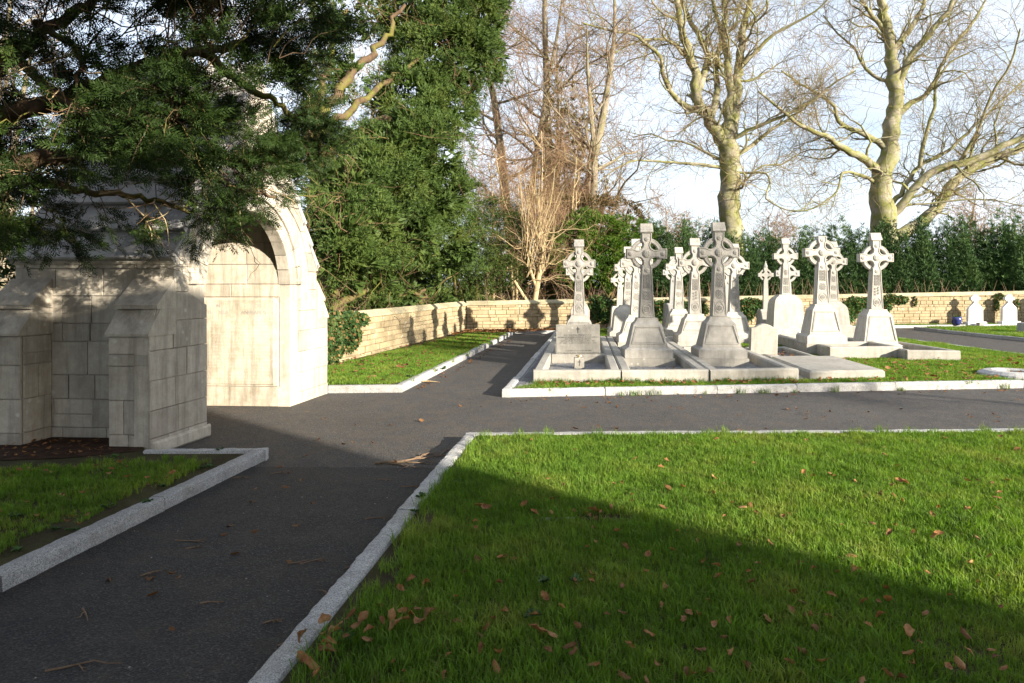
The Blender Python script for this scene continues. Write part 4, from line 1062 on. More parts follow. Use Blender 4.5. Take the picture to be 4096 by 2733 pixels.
def foliage(name, mat, parent, P_, D_, size, g, tmpl=None):
    Vs = []; Qs = []; o = 0; tm = tmpl or SPR; idx = g.integers(0, len(tm), len(P_))
    for k, (tv_, tf_) in enumerate(tm):
        m_ = idx == k
        if not m_.any(): continue
        V, Q = scatter(tv_, tf_, P_[m_], D_[m_], size * g.uniform(.7, 1.3, m_.sum()), g); Vs.append(V); Qs.append(Q + o); o += len(V)
    ob = link(name, np_mesh(name, np.concatenate(Vs), [np.concatenate(Qs)]), mat, parent); ob['kind'] = 'stuff'; return ob

# ---------------------------------------------------------------- bare trees
def twigs_np(P_, D_, L, r, g, npt=4, wob=.35, trop=.05, sides=3):
    n = len(P_); D_ = unit(D_); pts = [P_]; dirs = [D_]
    for k in range(npt - 1):
        D_ = unit(D_ + g.normal(size=(n, 3)) * wob + np.array([0, 0, trop])); pts.append(pts[-1] + D_ * (L / (npt - 1))[:, None]); dirs.append(D_)
    PT = np.stack(pts, 1); DR = np.stack(dirs, 1); rad = r[:, None] * np.linspace(1, .3, npt)[None, :]
    A_ = unit(np.cross(DR, rsph(n, g)[:, None, :])); B_ = np.cross(DR, A_); a = np.arange(sides) * 2 * math.pi / sides
    V = PT[:, :, None, :] + rad[:, :, None, None] * (A_[:, :, None, :] * np.cos(a)[None, None, :, None] + B_[:, :, None, :] * np.sin(a)[None, None, :, None])
    i = (np.arange(npt - 1) * sides)[:, None]; j = np.arange(sides)[None, :]; j2 = (j + 1) % sides
    q = np.stack([i + j, i + j2, i + sides + j2, i + sides + j], -1).reshape(-1, 4)
    Q = (q[None] + (np.arange(n) * npt * sides)[:, None, None]).reshape(-1, 4)
    return V.reshape(-1, 3), Q, PT, DR
def twig_mass(name, mat, parent, tubes, g, n1, n2, l1, l2, r1=.010, r2=.006, trop=.05, reach=None):
    """two further orders of twigs on every branch already grown in tubes.nodes"""
    NP = np.array([tuple(a) for a, b in tubes.nodes]); ND = np.array([tuple(b) for a, b in tubes.nodes])
    i = g.integers(0, len(NP), n1); d = unit(unit(ND[i]) * g.uniform(.2, 1.0, (n1, 1)) + rsph(n1, g) * .8)
    V1, Q1, PT, DR = twigs_np(NP[i], d, g.uniform(*l1, n1), g.uniform(.7, 1.3, n1) * r1, g, 4, .3, trop)
    i = g.integers(0, n1, n2); k = g.integers(1, 4, n2); d = unit(DR[i, k] + rsph(n2, g) * .75)
    V2, Q2, _, _ = twigs_np(PT[i, k], d, g.uniform(*l2, n2), g.uniform(.7, 1.3, n2) * r2, g, 3, .3, trop)
    o = link(name, np_mesh(name, np.concatenate([V1, V2]), [np.concatenate([Q1, Q2 + len(V1)])]), mat, parent); o['kind'] = 'stuff'; return o
def grow(T, p, d, L, r, lvl, maxl, rr_, wob=.22, trop=.05, nch=(5, 7, 5), ang=(.5, 1.0), lr=(.45, .6), sides=(6, 5, 4, 3, 3), seg=(.5, .35, .22, .16)):
    ns = max(3, int(L / seg[min(lvl, len(seg) - 1)])); P_ = [Vector(p)]; d = Vector(d).normalized(); ds = [d.copy()]
    for k in range(ns):
        d = (d + Vector((rr_.gauss(0, wob), rr_.gauss(0, wob), rr_.gauss(0, wob) + trop))).normalized()
        P_.append(P_[-1] + d * L / ns); ds.append(d.copy())
    if not hasattr(T[0], 'nodes'): T[0].nodes = []
    T[0].nodes += list(zip(P_[1:], ds[1:]))
    T[lvl if lvl < len(T) else -1].add(P_, [r * (1 - .8 * k / ns) for k in range(ns + 1)], sides[min(lvl, len(sides) - 1)])
    if lvl < maxl:
        n = nch[min(lvl, len(nch) - 1)]
        for k in range(n):
            t = .2 + .8 * (k + rr_.random()) / n; i = min(ns, int(t * ns)); dd = ds[i]
            ax = dd.cross(Vector((rr_.gauss(0, 1), rr_.gauss(0, 1), rr_.gauss(0, 1)))).normalized()
            nd = dd * math.cos(a := rr_.uniform(*ang)) + ax * math.sin(a)
            grow(T, P_[i], nd, L * rr_.uniform(*lr), max(r * (1 - .8 * t) * .62, .0035), lvl + 1, maxl, rr_, wob, trop, nch, ang, lr, sides, seg)
def limb(poly, wid, Z, dz, jit=.0, rr_=R):
    """traced centre line (zoomed px -> photo px) at depth Z, drifting by dz along it"""
    n = len(poly); pts = []
    for i, (a, b) in enumerate(poly):
        t = i / (n - 1); zz = Z + dz * t ** 1.3
        # the trace gives the direction only; keep the height scale of the trunk's distance
        pts.append(at(2300 + a / 1.3085, b / 1.3085, zz))
    rs = [(wid[0] + (wid[1] - wid[0]) * (i / (n - 1)) ** .8) / 1.3085 * (Z + dz * i / (n - 1)) / F / 2 for i in range(n)]
    out = []; ro = []
    for i in range(n - 1):                                  # resample with a little crookedness
        p0, p1, p2, p3 = pts[max(0, i - 1)], pts[i], pts[i + 1], pts[min(n - 1, i + 2)]
        m_ = max(2, int((p2 - p1).length / .35))
        for k in range(m_):
            t = k / m_
            q = .5 * ((2 * p1) + (-p0 + p2) * t + (2 * p0 - 5 * p1 + 4 * p2 - p3) * t * t + (-p0 + 3 * p1 - 3 * p2 + p3) * t ** 3)
            rr2 = rs[i] + (rs[i + 1] - rs[i]) * t
            q = q + Vector((rr_.gauss(0, 1), rr_.gauss(0, 1), rr_.gauss(0, 1))) * min(.05, rr2 * .25)
            out.append(q); ro.append(rr2 * (1 + rr_.uniform(-.06, .06)))
    out.append(pts[-1]); ro.append(rs[-1]); return out, ro
def beech(label, Z, limbs, seed, base, ntw=1.0):
    rr_ = random.Random(seed); b = at(2300 + base[0] / 1.3085, base[1] / 1.3085, Z)
    root = wthing('beech_tree', label, 'tree', (b.x, Z, 0), 'large bare trees behind the hedge')
    tw = [Tubes(), Tubes()]
    for i, (poly, wid, dz) in enumerate(limbs):
        if i == 0: poly = [(poly[0][0], poly[0][1] + 160)] + poly
        pts, rs = limb(poly, wid, Z, dz, rr_=rr_)
        if i == 0:
            for k in range(3): rs[k] *= 1.35 - .12 * k
        m = Tubes(); m.add(pts, rs, 14 if i == 0 else 9); m.build('trunk' if i == 0 else 'limb', MT['beech'], root)
        L = sum((q - p).length for p, q in zip(pts[:-1], pts[1:]))
        s = .0; k = int(len(pts) * (.15 if i else .55))
        while k < len(pts) - 1:
            d = (pts[k + 1] - pts[k]).normalized(); ax = d.cross(Vector((rr_.gauss(0, 1), rr_.gauss(0, 1), rr_.gauss(0, 1)))).normalized()
            a = rr_.uniform(.5, 1.15); nd = d * math.cos(a) + ax * math.sin(a); nd.z = nd.z * .8 + .12; nd.y *= .8
            grow(tw, pts[k], nd, rr_.uniform(1.6, 4.4), min(max(rs[k] * .4, .024), .08), 0, 1, rr_, wob=.3, trop=.04, nch=(5,), ang=(.4, .95), lr=(.42, .7), sides=(5, 4), seg=(.32, .28))
            k += rr_.choice((1, 1, 2, 2, 3))
    tw[0].build('branches', MT['beech'], root)['kind'] = 'stuff'; tw[1].build('branchlets', MT['beech'], root)['kind'] = 'stuff'
    twig_mass('twigs', MT['twig'], root, tw[0], np.random.default_rng(seed), 5000, 6000, (.5, 1.8), (.25, .8), .010, .0064, .04)
    return root
B1 = [([(815, 1200), (812, 1000), (805, 850), (792, 750)], (118, 100), 0),
 ([(792, 790), (740, 690), (690, 600), (640, 540), (632, 400), (600, 280), (560, 160), (540, 60), (520, -80), (500, -260)], (78, 22), -1.0),
 ([(645, 570), (560, 545), (500, 470), (460, 380), (450, 300), (360, 220), (300, 180), (180, 160), (40, 120)], (34, 8), -3),
 ([(638, 480), (672, 400), (690, 300), (650, 180), (590, 90), (560, 0), (530, -160), (520, -300)], (42, 14), 1.5),
 ([(632, 340), (560, 260), (470, 210), (330, 215), (200, 280), (90, 300)], (22, 6), -2),
 ([(795, 780), (800, 600), (812, 480), (800, 380), (780, 200), (790, 80), (770, -100), (760, -300)], (66, 18), .5),
 ([(815, 720), (840, 560), (850, 420), (870, 250), (890, 120), (920, -20), (950, -200), (980, -350)], (68, 18), 1.5),
 ([(700, 630), (728, 560), (742, 480), (740, 350), (760, 200), (740, 80), (700, -80), (680, -250)], (42, 14), 2.5),
 ([(815, 740), (870, 705), (940, 670), (1030, 630), (1130, 590), (1250, 520), (1350, 440), (1470, 370)], (30, 7), -2.5),
 ([(810, 830), (870, 795), (930, 760), (1010, 690), (1110, 630), (1200, 560), (1330, 470)], (32, 8), 2),
 ([(790, 880), (700, 866), (620, 860), (480, 850), (330, 840), (220, 880), (120, 960)], (22, 6), -2),
 ([(790, 850), (720, 815), (650, 780), (560, 740), (480, 735), (400, 700), (300, 720)], (18, 5), 1),
 ([(805, 920), (860, 905), (920, 905), (1000, 905), (1020, 960), (1000, 1040), (1110, 1100), (1220, 1105)], (18, 6), -2),
 ([(805, 1010), (860, 970), (910, 930), (980, 870), (1080, 860), (1180, 800), (1260, 780)], (16, 5), 1),
 ([(880, 330), (960, 260), (1050, 180), (1150, 120), (1260, 60), (1350, -30)], (26, 7), -2)]
B2 = [([(1612, 1185), (1600, 1050), (1612, 900), (1650, 780), (1662, 650), (1680, 500), (1662, 350), (1650, 200), (1620, 80), (1590, -100), (1570, -280)], (138, 30), 0),
 ([(1612, 915), (1530, 850), (1450, 800), (1380, 760), (1310, 710), (1180, 660), (1060, 560), (960, 480)], (52, 10), -3),
 ([(1650, 780), (1560, 730), (1480, 690), (1380, 640), (1360, 560), (1300, 510), (1180, 440), (1080, 370)], (36, 9), -1.5),
 ([(1605, 985), (1540, 935), (1470, 910), (1400, 905), (1370, 1000), (1250, 1090), (1120, 1110)], (24, 6), -2),
 ([(1680, 610), (1760, 540), (1850, 480), (1900, 380), (1980, 240), (2080, 120), (2150, 0)], (36, 10), 2),
 ([(1685, 500), (1740, 330), (1850, 180), (1950, 60), (2010, -80), (2060, -240)], (46, 14), -1),
 ([(1660, 420), (1590, 420), (1500, 330), (1460, 250), (1380, 180), (1300, 80)], (24, 6), 2),
 ([(1630, 1150), (1700, 1090), (1760, 1000), (1870, 900), (2010, 860), (2150, 810), (2290, 740), (2420, 690), (2560, 640)], (54, 26), -2),
 ([(1690, 1240), (1790, 1175), (1900, 1090), (1960, 980), (2030, 920), (2150, 850), (2300, 790), (2450, 700), (2560, 600)], (70, 30), 1.5),
 ([(1615, 1100), (1680, 1040), (1740, 960), (1800, 870), (1950, 790), (2100, 650), (2200, 560), (2350, 420)], (32, 9), 1),
 ([(1620, 1110), (1730, 1078), (1900, 1060), (2060, 1045), (2200, 1050), (2350, 1080)], (15, 5), -2),
 ([(1655, 300), (1720, 190), (1800, 80), (1840, -60), (1880, -220)], (36, 12), 1.5),
 ([(1800, 880), (1830, 730), (1880, 560), (1890, 440), (1960, 330), (2060, 280)], (24, 8), 0),
 ([(1640, 180), (1560, 90), (1500, 0), (1440, -120)], (30, 10), -1),
 ([(2010, 860), (2100, 700), (2180, 500), (2280, 330), (2330, 150)], (22, 8), -2.5)]
beech('massive many stemmed bare beech with moss, rising behind the hedge above the worn inscription', 35.0, B1, 51, (815, 1190))
beech('bare beech with a low limb sweeping sideways from its foot, above the steep capped cross', 36.0, B2, 52, (1612, 1185))
def bare_tree(label, px, Z, H, r, seed, matn='bare', twm='redtwig', first=.3, nl=14, ln=(3, 5.5), lean=0.0, maxl=3, name='bare_tree', fork=True, nch=(5, 4, 4), n1=950, n2=1200, x=None, tr_=None):
    rr_ = random.Random(seed); X = (px - 2048) * Z / F if x is None else x; tr_ = tr_ or abs(Z) / 34
    root = wthing(name, label, 'tree', (X, Z, 0), 'bare trees behind the boundary wall')
    tr = Tubes(); lb = [Tubes(), Tubes()]
    stems = [(Vector((lean, 0, 1)), 1.0)]
    if fork: stems = [(Vector((lean - .06, .03, 1)), 1.0), (Vector((lean + .10, -.04, 1)), .8)]
    for sd, k_ in stems:
        p = Vector((X, Z, -.1)); d = sd.normalized(); pts = [p]; n = 22
        for k in range(n):
            d = (d + Vector((rr_.gauss(0, .035), rr_.gauss(0, .035), .03))).normalized(); pts.append(pts[-1] + d * H * k_ / n)
        rs = [max(.02, r * k_ * (1 - .9 * (i / n) ** .9)) for i in range(n + 1)]; tr.add(pts, rs, 9)
        for k in range(nl):
            t = first + (1 - first) * (k + rr_.random()) / nl; i = min(n - 1, int(t * n)); a = rr_.uniform(0, 6.28)
            nd = Vector((math.cos(a), math.sin(a) * .8, rr_.uniform(.25, .9)))
            grow(lb, pts[i], nd, rr_.uniform(*ln) * (1.15 - .6 * t), max(.02, rs[i] * .42), 0, 1, rr_, wob=.2, trop=.06, nch=(6,), ang=(.4, .9), lr=(.42, .65), sides=(5, 4), seg=(.45, .4))
    tr.build('trunk', MT[matn], root); lb[0].build('branches', MT[matn], root)['kind'] = 'stuff'; lb[1].build('branchlets', MT[matn], root)['kind'] = 'stuff'
    twig_mass('twigs', MT[twm], root, lb[0], np.random.default_rng(seed), n1, n2, (.5, 1.6), (.3, .8), .0105 * tr_, .0065 * tr_, .05)
    return root
bare_tree('tall slender bare tree with two stems, nearest the tall dark yew', 2080, 34, 22, .34, 61, n1=1700, n2=2200)
bare_tree('tall slender bare tree beside the brown conifer', 2195, 33, 24, .32, 62, fork=False, n1=1700, n2=2200)
bare_tree('ivy darkened leaning bare tree at the end of the hedge', 2318, 31, 17, .36, 63, lean=.05, first=.35)
bare_tree('far bare tree whose pinkish twigs fill the gap beyond the brown conifer', 2260, 48, 20, .3, 64, nl=16, n1=1500, n2=1800)
bare_tree('distant bare tree between the two great beeches', 3120, 75, 9, .25, 65, nl=14, ln=(2.5, 4.5), first=.2)
bare_tree('distant bare tree behind the foot of the many stemmed beech', 2690, 62, 9, .25, 66, nl=14, ln=(2.5, 4.5), first=.2)
bare_tree('distant bare tree under the sideways sweeping limb', 3880, 65, 11, .3, 67, nl=16, ln=(3, 5), first=.15)
bare_tree('distant bare tree past the end of the hedge', 4150, 50, 12, .3, 68, nl=16, ln=(3, 5), first=.15)
bare_tree('bare tree seen through the yew boughs behind the chapel roof', 980, 27, 15, .3, 69, nl=16, ln=(3, 5), first=.15)
bare_tree('bare tree glimpsed beside the left end of the chapel roof', 20, 22, 13, .3, 70, nl=16, ln=(3, 5), first=.1)
bare_tree('bare tree behind the mossy yew limbs', 1420, 36, 17, .3, 71, nl=16, ln=(3, 5), first=.2)
for k, (px, Z, H, sd) in enumerate(((1960, 27, 6.5, 171), (2060, 26.5, 7, 172), (2170, 28, 8, 173), (2290, 28.5, 7, 174), (2400, 30, 6, 175))):
    bare_tree(['twiggy bare thorn beside the low dense yew', 'twiggy bare thorn just left of the pale whips', 'twiggy bare thorn behind the pale whips', 'twiggy bare thorn in front of the brown conifer', 'twiggy bare thorn above the bright green bush'][k], px, Z, H, .09, sd, matn='pale', twm='redtwig', first=.15, nl=11, ln=(1.8, 3.2), n1=1000, n2=1300, name='thorn_tree', tr_=.7)
# pale coppiced shrub
rr_ = random.Random(77); sx, sz = at(2140, 1180, 24.6).x, 24.6
sh = wthing('coppiced_shrub', 'coppiced shrub with a sheaf of pale upright whips above the wall corner', 'shrub', (sx, sz, 0))
tr = Tubes(); whips = [Tubes(), Tubes()]
tr.add([Vector((sx, sz, 0)), Vector((sx - .05, sz, .8)), Vector((sx + .08, sz, 1.6)), Vector((sx + .25, sz, 2.6)), Vector((sx + .3, sz, 3.3))], [.13, .11, .10, .08, .06], 8)
tr.add([Vector((sx + .05, sz, 1.5)), Vector((sx - .2, sz - .1, 2.2)), Vector((sx - .35, sz, 3.2))], [.07, .06, .045], 7)
tr.add([Vector((sx - .75, sz - .3, 1.75)), Vector((sx - .45, sz - .2, 1.25)), Vector((sx - .2, sz - .1, .9))], [.05, .06, .07], 6)
tr.build('trunk', MT['pale'], sh)
for k in range(70):
    b = Vector((sx + rr_.uniform(-.4, .45), sz + rr_.uniform(-.3, .3), rr_.uniform(1.8, 3.3)))
    grow(whips, b, Vector((rr_.gauss(0, .22), rr_.gauss(0, .2), 1)), rr_.uniform(1.6, 3.2), rr_.uniform(.012, .022), 0, 1, rr_, wob=.09, trop=.06, nch=(3,), ang=(.2, .6), lr=(.3, .5), sides=(4, 3), seg=(.3, .25))
for k in range(26):
    b = Vector((sx + rr_.uniform(-.3, .4), sz, rr_.uniform(1.6, 3.4)))
    grow(whips, b, Vector((rr_.choice((-1, 1, 1)), rr_.gauss(0, .4), .3)), rr_.uniform(1.2, 2.8), .02, 0, 2, rr_, wob=.3, trop=.0, nch=(6, 4), ang=(.4, .9), lr=(.35, .5), sides=(4, 3), seg=(.25, .2))
whips[0].build('whips', MT['pale'], sh)['kind'] = 'stuff'; whips[1].build('twigs', MT['redtwig'], sh)['kind'] = 'stuff'

# ---------------------------------------------------------------- tall yew behind the wall
def pb(px, py, Z, r, ry=None, rz_=None): c = at(px, py, Z); return ((c.x, c.y, c.z), r, ry or r, rz_ or r)
def behind_wall(P_, clear=.25):
    # nothing may hang lower than the coping on the cemetery side of either wall
    d1 = (P_[:, 0] - WC[0]) * ld.y - (P_[:, 1] - WC[1]) * ld.x         # >0: path side of the left wall
    d2 = (P_[:, 1] - (WC[1] + (P_[:, 0] - WC[0]) * .191))              # <0: cemetery side of the back wall
    left_in = (d1 > -.5) & (P_[:, 1] < WC[1]); back_in = (d2 < .5) & (P_[:, 0] > WC[0])
    inside = (d1 > -.5) & (d2 < .5)
    return ~inside | (P_[:, 2] > 2.0)
g = np.random.default_rng(5)
ty = wthing('yew_tree', 'tall sunlit yew rising behind the boundary wall beside the chapel', 'tree', (-3.9, 19, 0))
yb = [pb(1840, -250, 22, 1.9, 2.0, 2.2), pb(1840, 60, 22, 1.45, 1.5, 2.0), pb(1760, 230, 21.5, 1.7, 1.6, 1.7), pb(1935, 240, 22.4, .75, .9, 1.0), pb(1930, -60, 22.5, 1.0, 1.2, 1.6), pb(1640, 60, 21.5, 1.0, 1.2, 1.3), pb(1650, 420, 20.5, 1.3, 1.4, 1.3), pb(1780, 440, 21.5, 1.0, 1.1, 1.1),
      pb(1690, 600, 18.5, 1.35, 1.3, 1.2), pb(1560, 640, 18, 1.2, 1.2, 1.0), pb(1480, 760, 17, 1.2, 1.2, 1.0), pb(1370, 800, 16, .9, .9, .9), pb(1640, 800, 18.5, 1.4, 1.3, 1.1), pb(1420, 960, 16, 1.05, 1.0, 1.0), pb(1370, 1080, 15, .65, .7, .7), pb(1560, 980, 17.8, 1.3, 1.2, 1.1), pb(1480, 1120, 17, 1.0, .9, .75), pb(1640, 1110, 19.2, 1.2, 1.0, .85),
      pb(1740, 960, 20, 1.2, 1.1, 1.1), pb(1800, 1100, 21.5, 1.1, 1.0, .8), pb(1330, 950, 15, .8, .8, .8), pb(1760, 780, 19.5, .8, .8, .8), pb(1400, 330, 19, .35, .5, .4), pb(1500, 60, 21, .6, .8, .7), pb(1330, 60, 20, .5, .7, .5), pb(1290, 300, 18.5, .35, .5, .4)]
def hollow(P_, k=.9, lim=-.30):
    return np.array([noise.noise(Vector(p) * k) + .5 * noise.noise(Vector(p) * k * 2.3) > lim for p in P_.tolist()])
P_, D_ = blob_points(yb, 5.4, .38, 34, g, up=.55, shell=(.55, 1.06), keep=lambda q: behind_wall(q) & hollow(q), front=.25)
foliage('crown', MT['yew2'], ty, P_, D_, .125, g, YSPR)
P_, D_ = blob_points([(c, a * .78, b * .78, c_ * .78) for c, a, b, c_ in yb], 4.2, .3, 7, g, shell=(.5, 1.0), keep=behind_wall)
foliage('inner_foliage', MT['yew2'], ty, P_, D_, .34, g)
rr_ = random.Random(31); T = Tubes()
for pts, r0, r1 in (([(1330, 1300, 16.5), (1300, 900, 17), (1260, 600, 17.5), (1230, 420, 18)], .32, .2), ([(1240, 520, 17.5), (1340, 380, 18), (1450, 250, 19), (1540, 150, 20), (1620, 20, 20.5)], .17, .05), ([(1280, 620, 17.3), (1370, 560, 17.6), (1460, 520, 18), (1600, 470, 19)], .2, .08),
                     ([(1240, 460, 18), (1300, 330, 18), (1330, 200, 18.5), (1390, 40, 19)], .12, .05), ([(1260, 560, 17.4), (1400, 440, 18.4), (1560, 330, 19.5), (1680, 230, 20)], .12, .05), ([(1330, 1100, 16.6), (1450, 1050, 17), (1560, 990, 17.6)], .14, .06), ([(1330, 1240, 15.3), (1420, 1180, 15.8), (1470, 1160, 16.5)], .10, .05),
                     ([(1660, 1320, 21.5), (1680, 900, 21.7), (1760, 400, 22), (1840, 0, 22.3)], .28, .12), ([(1520, 1330, 18.5), (1590, 1190, 19), (1700, 1160, 20)], .08, .04), ([(1600, 1300, 19.3), (1640, 1190, 20), (1700, 1175, 20.5)], .07, .04)):
    q = [at(*p) for p in pts]; n = len(q); out = []
    for i in range(n - 1):
        for k in range(5): out.append(q[i].lerp(q[i + 1], k / 5) + Vector((rr_.gauss(0, .06), rr_.gauss(0, .06), rr_.gauss(0, .06))))
    out.append(q[-1]); T.add(out, [r0 + (r1 - r0) * i / (len(out) - 1) for i in range(len(out))], 8)
T.build('limbs', MT['yewbark'], ty)
tw = [Tubes(), Tubes()]
for k in range(150):
    c = yb[rr_.randrange(len(yb))]; p = Vector(c[0]) + Vector((rr_.gauss(0, .4), rr_.gauss(0, .4) - .3, rr_.gauss(0, .4)))
    grow(tw, p, Vector((rr_.gauss(0, 1), -.6, rr_.gauss(0, .5))), rr_.uniform(.8, 1.7), .016, 0, 1, rr_, wob=.25, trop=0, nch=(4,), sides=(4, 3), seg=(.2, .2))
tw[0].build('branchlets', MT['yewbark'], ty)['kind'] = 'stuff'; tw[1].build('twigs', MT['redtwig'], ty)['kind'] = 'stuff'
# low spreading yew behind the wall corner
def bush(name, label, px, Z, blobs, matn, seed, dens, clump, per, size, group=None, stems=5, up=.4, cat='bush', keep=None, tm=None):
    g = np.random.default_rng(seed); rr_ = random.Random(seed); X = (px - 2048) * Z / F
    root = wthing(name, label, cat, (X, Z, 0), group)
    P_, D_ = blob_points(blobs, dens, clump, per, g, up=up, keep=keep, front=.2)
    foliage('foliage', MT[matn], root, P_, D_, size, g, tm)
    T = Tubes()
    for k in range(stems):
        c = Vector(blobs[rr_.randrange(len(blobs))][0]); b = Vector((X + rr_.uniform(-.5, .5), Z + rr_.uniform(-.4, .4), -.05))
        T.add([b, b.lerp(c, .35) + Vector((rr_.gauss(0, .15), 0, .1)), b.lerp(c, .7), c], [.08, .065, .045, .02], 6)
    T.build('stems', MT['yewbark'], root); return root
bush('yew_bush', 'dense low yew bulging over the wall corner beside the pale whips', 1880, 25.2, [pb(1800, 960, 24.6, 1.3, 1.2, 1.1), pb(1930, 1020, 25, 1.3, 1.1, 1.1), pb(2010, 1070, 25.2, .9, .9, .8), pb(1880, 1110, 24.8, 1.2, .9, .7), pb(1860, 850, 25.5, 1.1, 1.1, 1.0), pb(1990, 930, 25.6, .9, .9, 1.0), pb(2050, 1000, 25.6, .5, .6, 1.0)], 'yew2', 81, 5, .36, 40, .115, keep=behind_wall, tm=YSPR)
bush('broadleaf_bush', 'bright green evergreen bush behind the wall and the knotwork cross', 2400, 26.5, [pb(2300, 1000, 26.3, .95, .9, .9), pb(2420, 960, 26.6, 1.0, .9, .9), pb(2500, 1020, 26.8, .8, .8, .9), pb(2350, 1090, 26.2, .8, .7, .5), pb(2440, 1060, 26.4, .9, .8, .8), pb(2270, 1080, 26.2, .5, .5, .5), pb(2340, 930, 27, .9, .8, .7), pb(2540, 960, 27.5, .8, .8, .8)], 'laurel', 82, 9, .26, 18, .15, keep=behind_wall)
bush('tangled_bush', 'twiggy olive bush with bare tips above the bright green bush', 2420, 29, [pb(2380, 870, 29, 1.2, 1.0, .8), pb(2480, 880, 29.4, .9, .9, .8), pb(2300, 880, 29.2, .9, .8, .8)], 'brownconifer', 83, 6, .3, 14, .16, keep=behind_wall)
for k, (px, Z, w_, h_) in enumerate([(1360, 19, 1.3, 2.6), (1480, 21.5, 1.4, 2.7), (1600, 24, 1.5, 2.8), (1740, 26.5, 1.5, 2.7), (1880, 28, 1.6, 2.8), (2040, 28.5, 1.6, 2.6), (2200, 29.5, 1.6, 2.6), (2120, 33, 2.0, 3.4), (1500, 27, 2.0, 4.0), (1250, 20, 1.4, 3.0)]):
    bx = (px - 2048) * Z / F
    bush('shadowed_shrub', ['dark shrub in the shade below the tall yew, behind the boundary wall', 'dark shrub in the shade behind the pale whips'][px > 2000], px, Z, [((bx, Z, h_ * .45), w_, .8, h_ * .5), ((bx + .7, Z + .2, h_ * .35), w_ * .7, .7, h_ * .4), ((bx - .7, Z + .2, h_ * .4), w_ * .7, .7, h_ * .42)], 'yew2', 870 + k, 4.0, .4, 16, .17, group='shaded shrubs behind the boundary wall', keep=behind_wall)
# brown conifer
X = at(2250, 900, 32); cb = []
for k in range(14):
    t = k / 13; y = 900 - 640 * t; cb.append(pb(2245 + R.uniform(-18, 18), y, 32 + R.uniform(-.3, .3), 1.35 * (1 - t) + .18, 1.35 * (1 - t) + .18, .5))
bush('brown_conifer', 'narrow brown tinged conifer among the bare trees', 2250, 32, cb, 'brownconifer', 84, 3.2, .32, 10, .2, stems=3, cat='tree')
cb = []
for k in range(9):
    t = k / 8; cb.append(pb(2345 + R.uniform(-15, 15), 900 - 420 * t, 32.5, .9 * (1 - t) + .25, .9 * (1 - t) + .25, .5))
bush('brown_conifer', 'sparse dark conifer behind the leaning ivy darkened tree', 2345, 32.5, cb, 'brownconifer', 85, 2.2, .32, 9, .2, stems=3, cat='tree')
# ---------------------------------------------------------------- clipped evergreens along the back wall
HL = 'dark clipped evergreen in the row behind the boundary wall'
rr_ = random.Random(91); protos = []
hx = [2575, 2690, 2810, 2925, 3040, 3160, 3280, 3400, 3510, 3625, 3745, 3860, 3985, 4110, 4230]
def hedge_proto(seed):
    """a dozen upright leaders, each a narrow ragged cone of shoots"""
    r2 = random.Random(seed); g = np.random.default_rng(seed); PP = []; DD = []
    for k in range(15):
        cx, cy_ = r2.uniform(-1.05, 1.05), r2.uniform(-.45, .5); h = r2.uniform(3.0, 4.25) - abs(cx) * .25; r0 = r2.uniform(.34, .5); z0 = r2.uniform(.95, 1.3); n = int(470 * r0 / .4)
        t = 1 - np.sqrt(g.random(n)) ; t = np.where(g.random(n) < .25, g.random(n), t); a = g.uniform(0, 2 * math.pi, n)
        lump = 1 + .28 * np.sin(a * 3 + t * 19 + k) * np.cos(t * 13 - a * 2 + k * 2)
        rad = (r0 * (1 - t) ** .75 * np.minimum(1, .55 + t * 4) + .03) * lump * g.uniform(.72, 1.05, n)
        P_ = np.c_[cx + rad * np.cos(a), cy_ + rad * np.sin(a), z0 + (h - z0) * t]; D_ = np.c_[np.cos(a), np.sin(a), .8 + t * 1.2] + rsph(n, g) * .35
        m_ = (np.sin(a) < .35) | (g.random(n) < .15); PP.append(P_[m_]); DD.append(D_[m_])
    return np.concatenate(PP), np.concatenate(DD), g
for i, px in enumerate(hx):
    Z = 27.6 + (px - 2575) * .0012 + rr_.uniform(-.2, .3); Xh = (px - 2048) * Z / F; Z = max(Z, back_y(Xh) + 1.5)
    Xh = (px - 2048) * Z / F
    root = thing('evergreen_bush', HL, 'bush', (Xh, Z, 0), 'clipped evergreens behind the back wall', rz=rr_.uniform(-.4, .4))
    s = rr_.uniform(.94, 1.08) * (1.0 + .12 * (i > 8)); root.scale = (s * 1.06, s, s * 1.0)
    if i < 4:
        P_, D_, g = hedge_proto(100 + i); f = foliage('foliage', MT['hedge'], root, P_, D_, .15, g, YSPR)
        T = Tubes(); r2 = random.Random(i)
        for k in range(6):
            b = Vector((r2.uniform(-.35, .35), r2.uniform(-.3, .3), -.05)); T.add([b, b + Vector((r2.uniform(-.2, .2), 0, .7)), Vector((r2.uniform(-.7, .7), r2.uniform(-.3, .3), 1.9))], [.07, .06, .03], 6)
        st = T.build('stems', MT['yewbark'], root); protos.append((f, st))
    else:
        for o in protos[i % 4]:
            c = o.copy(); C.objects.link(c); c.parent = root
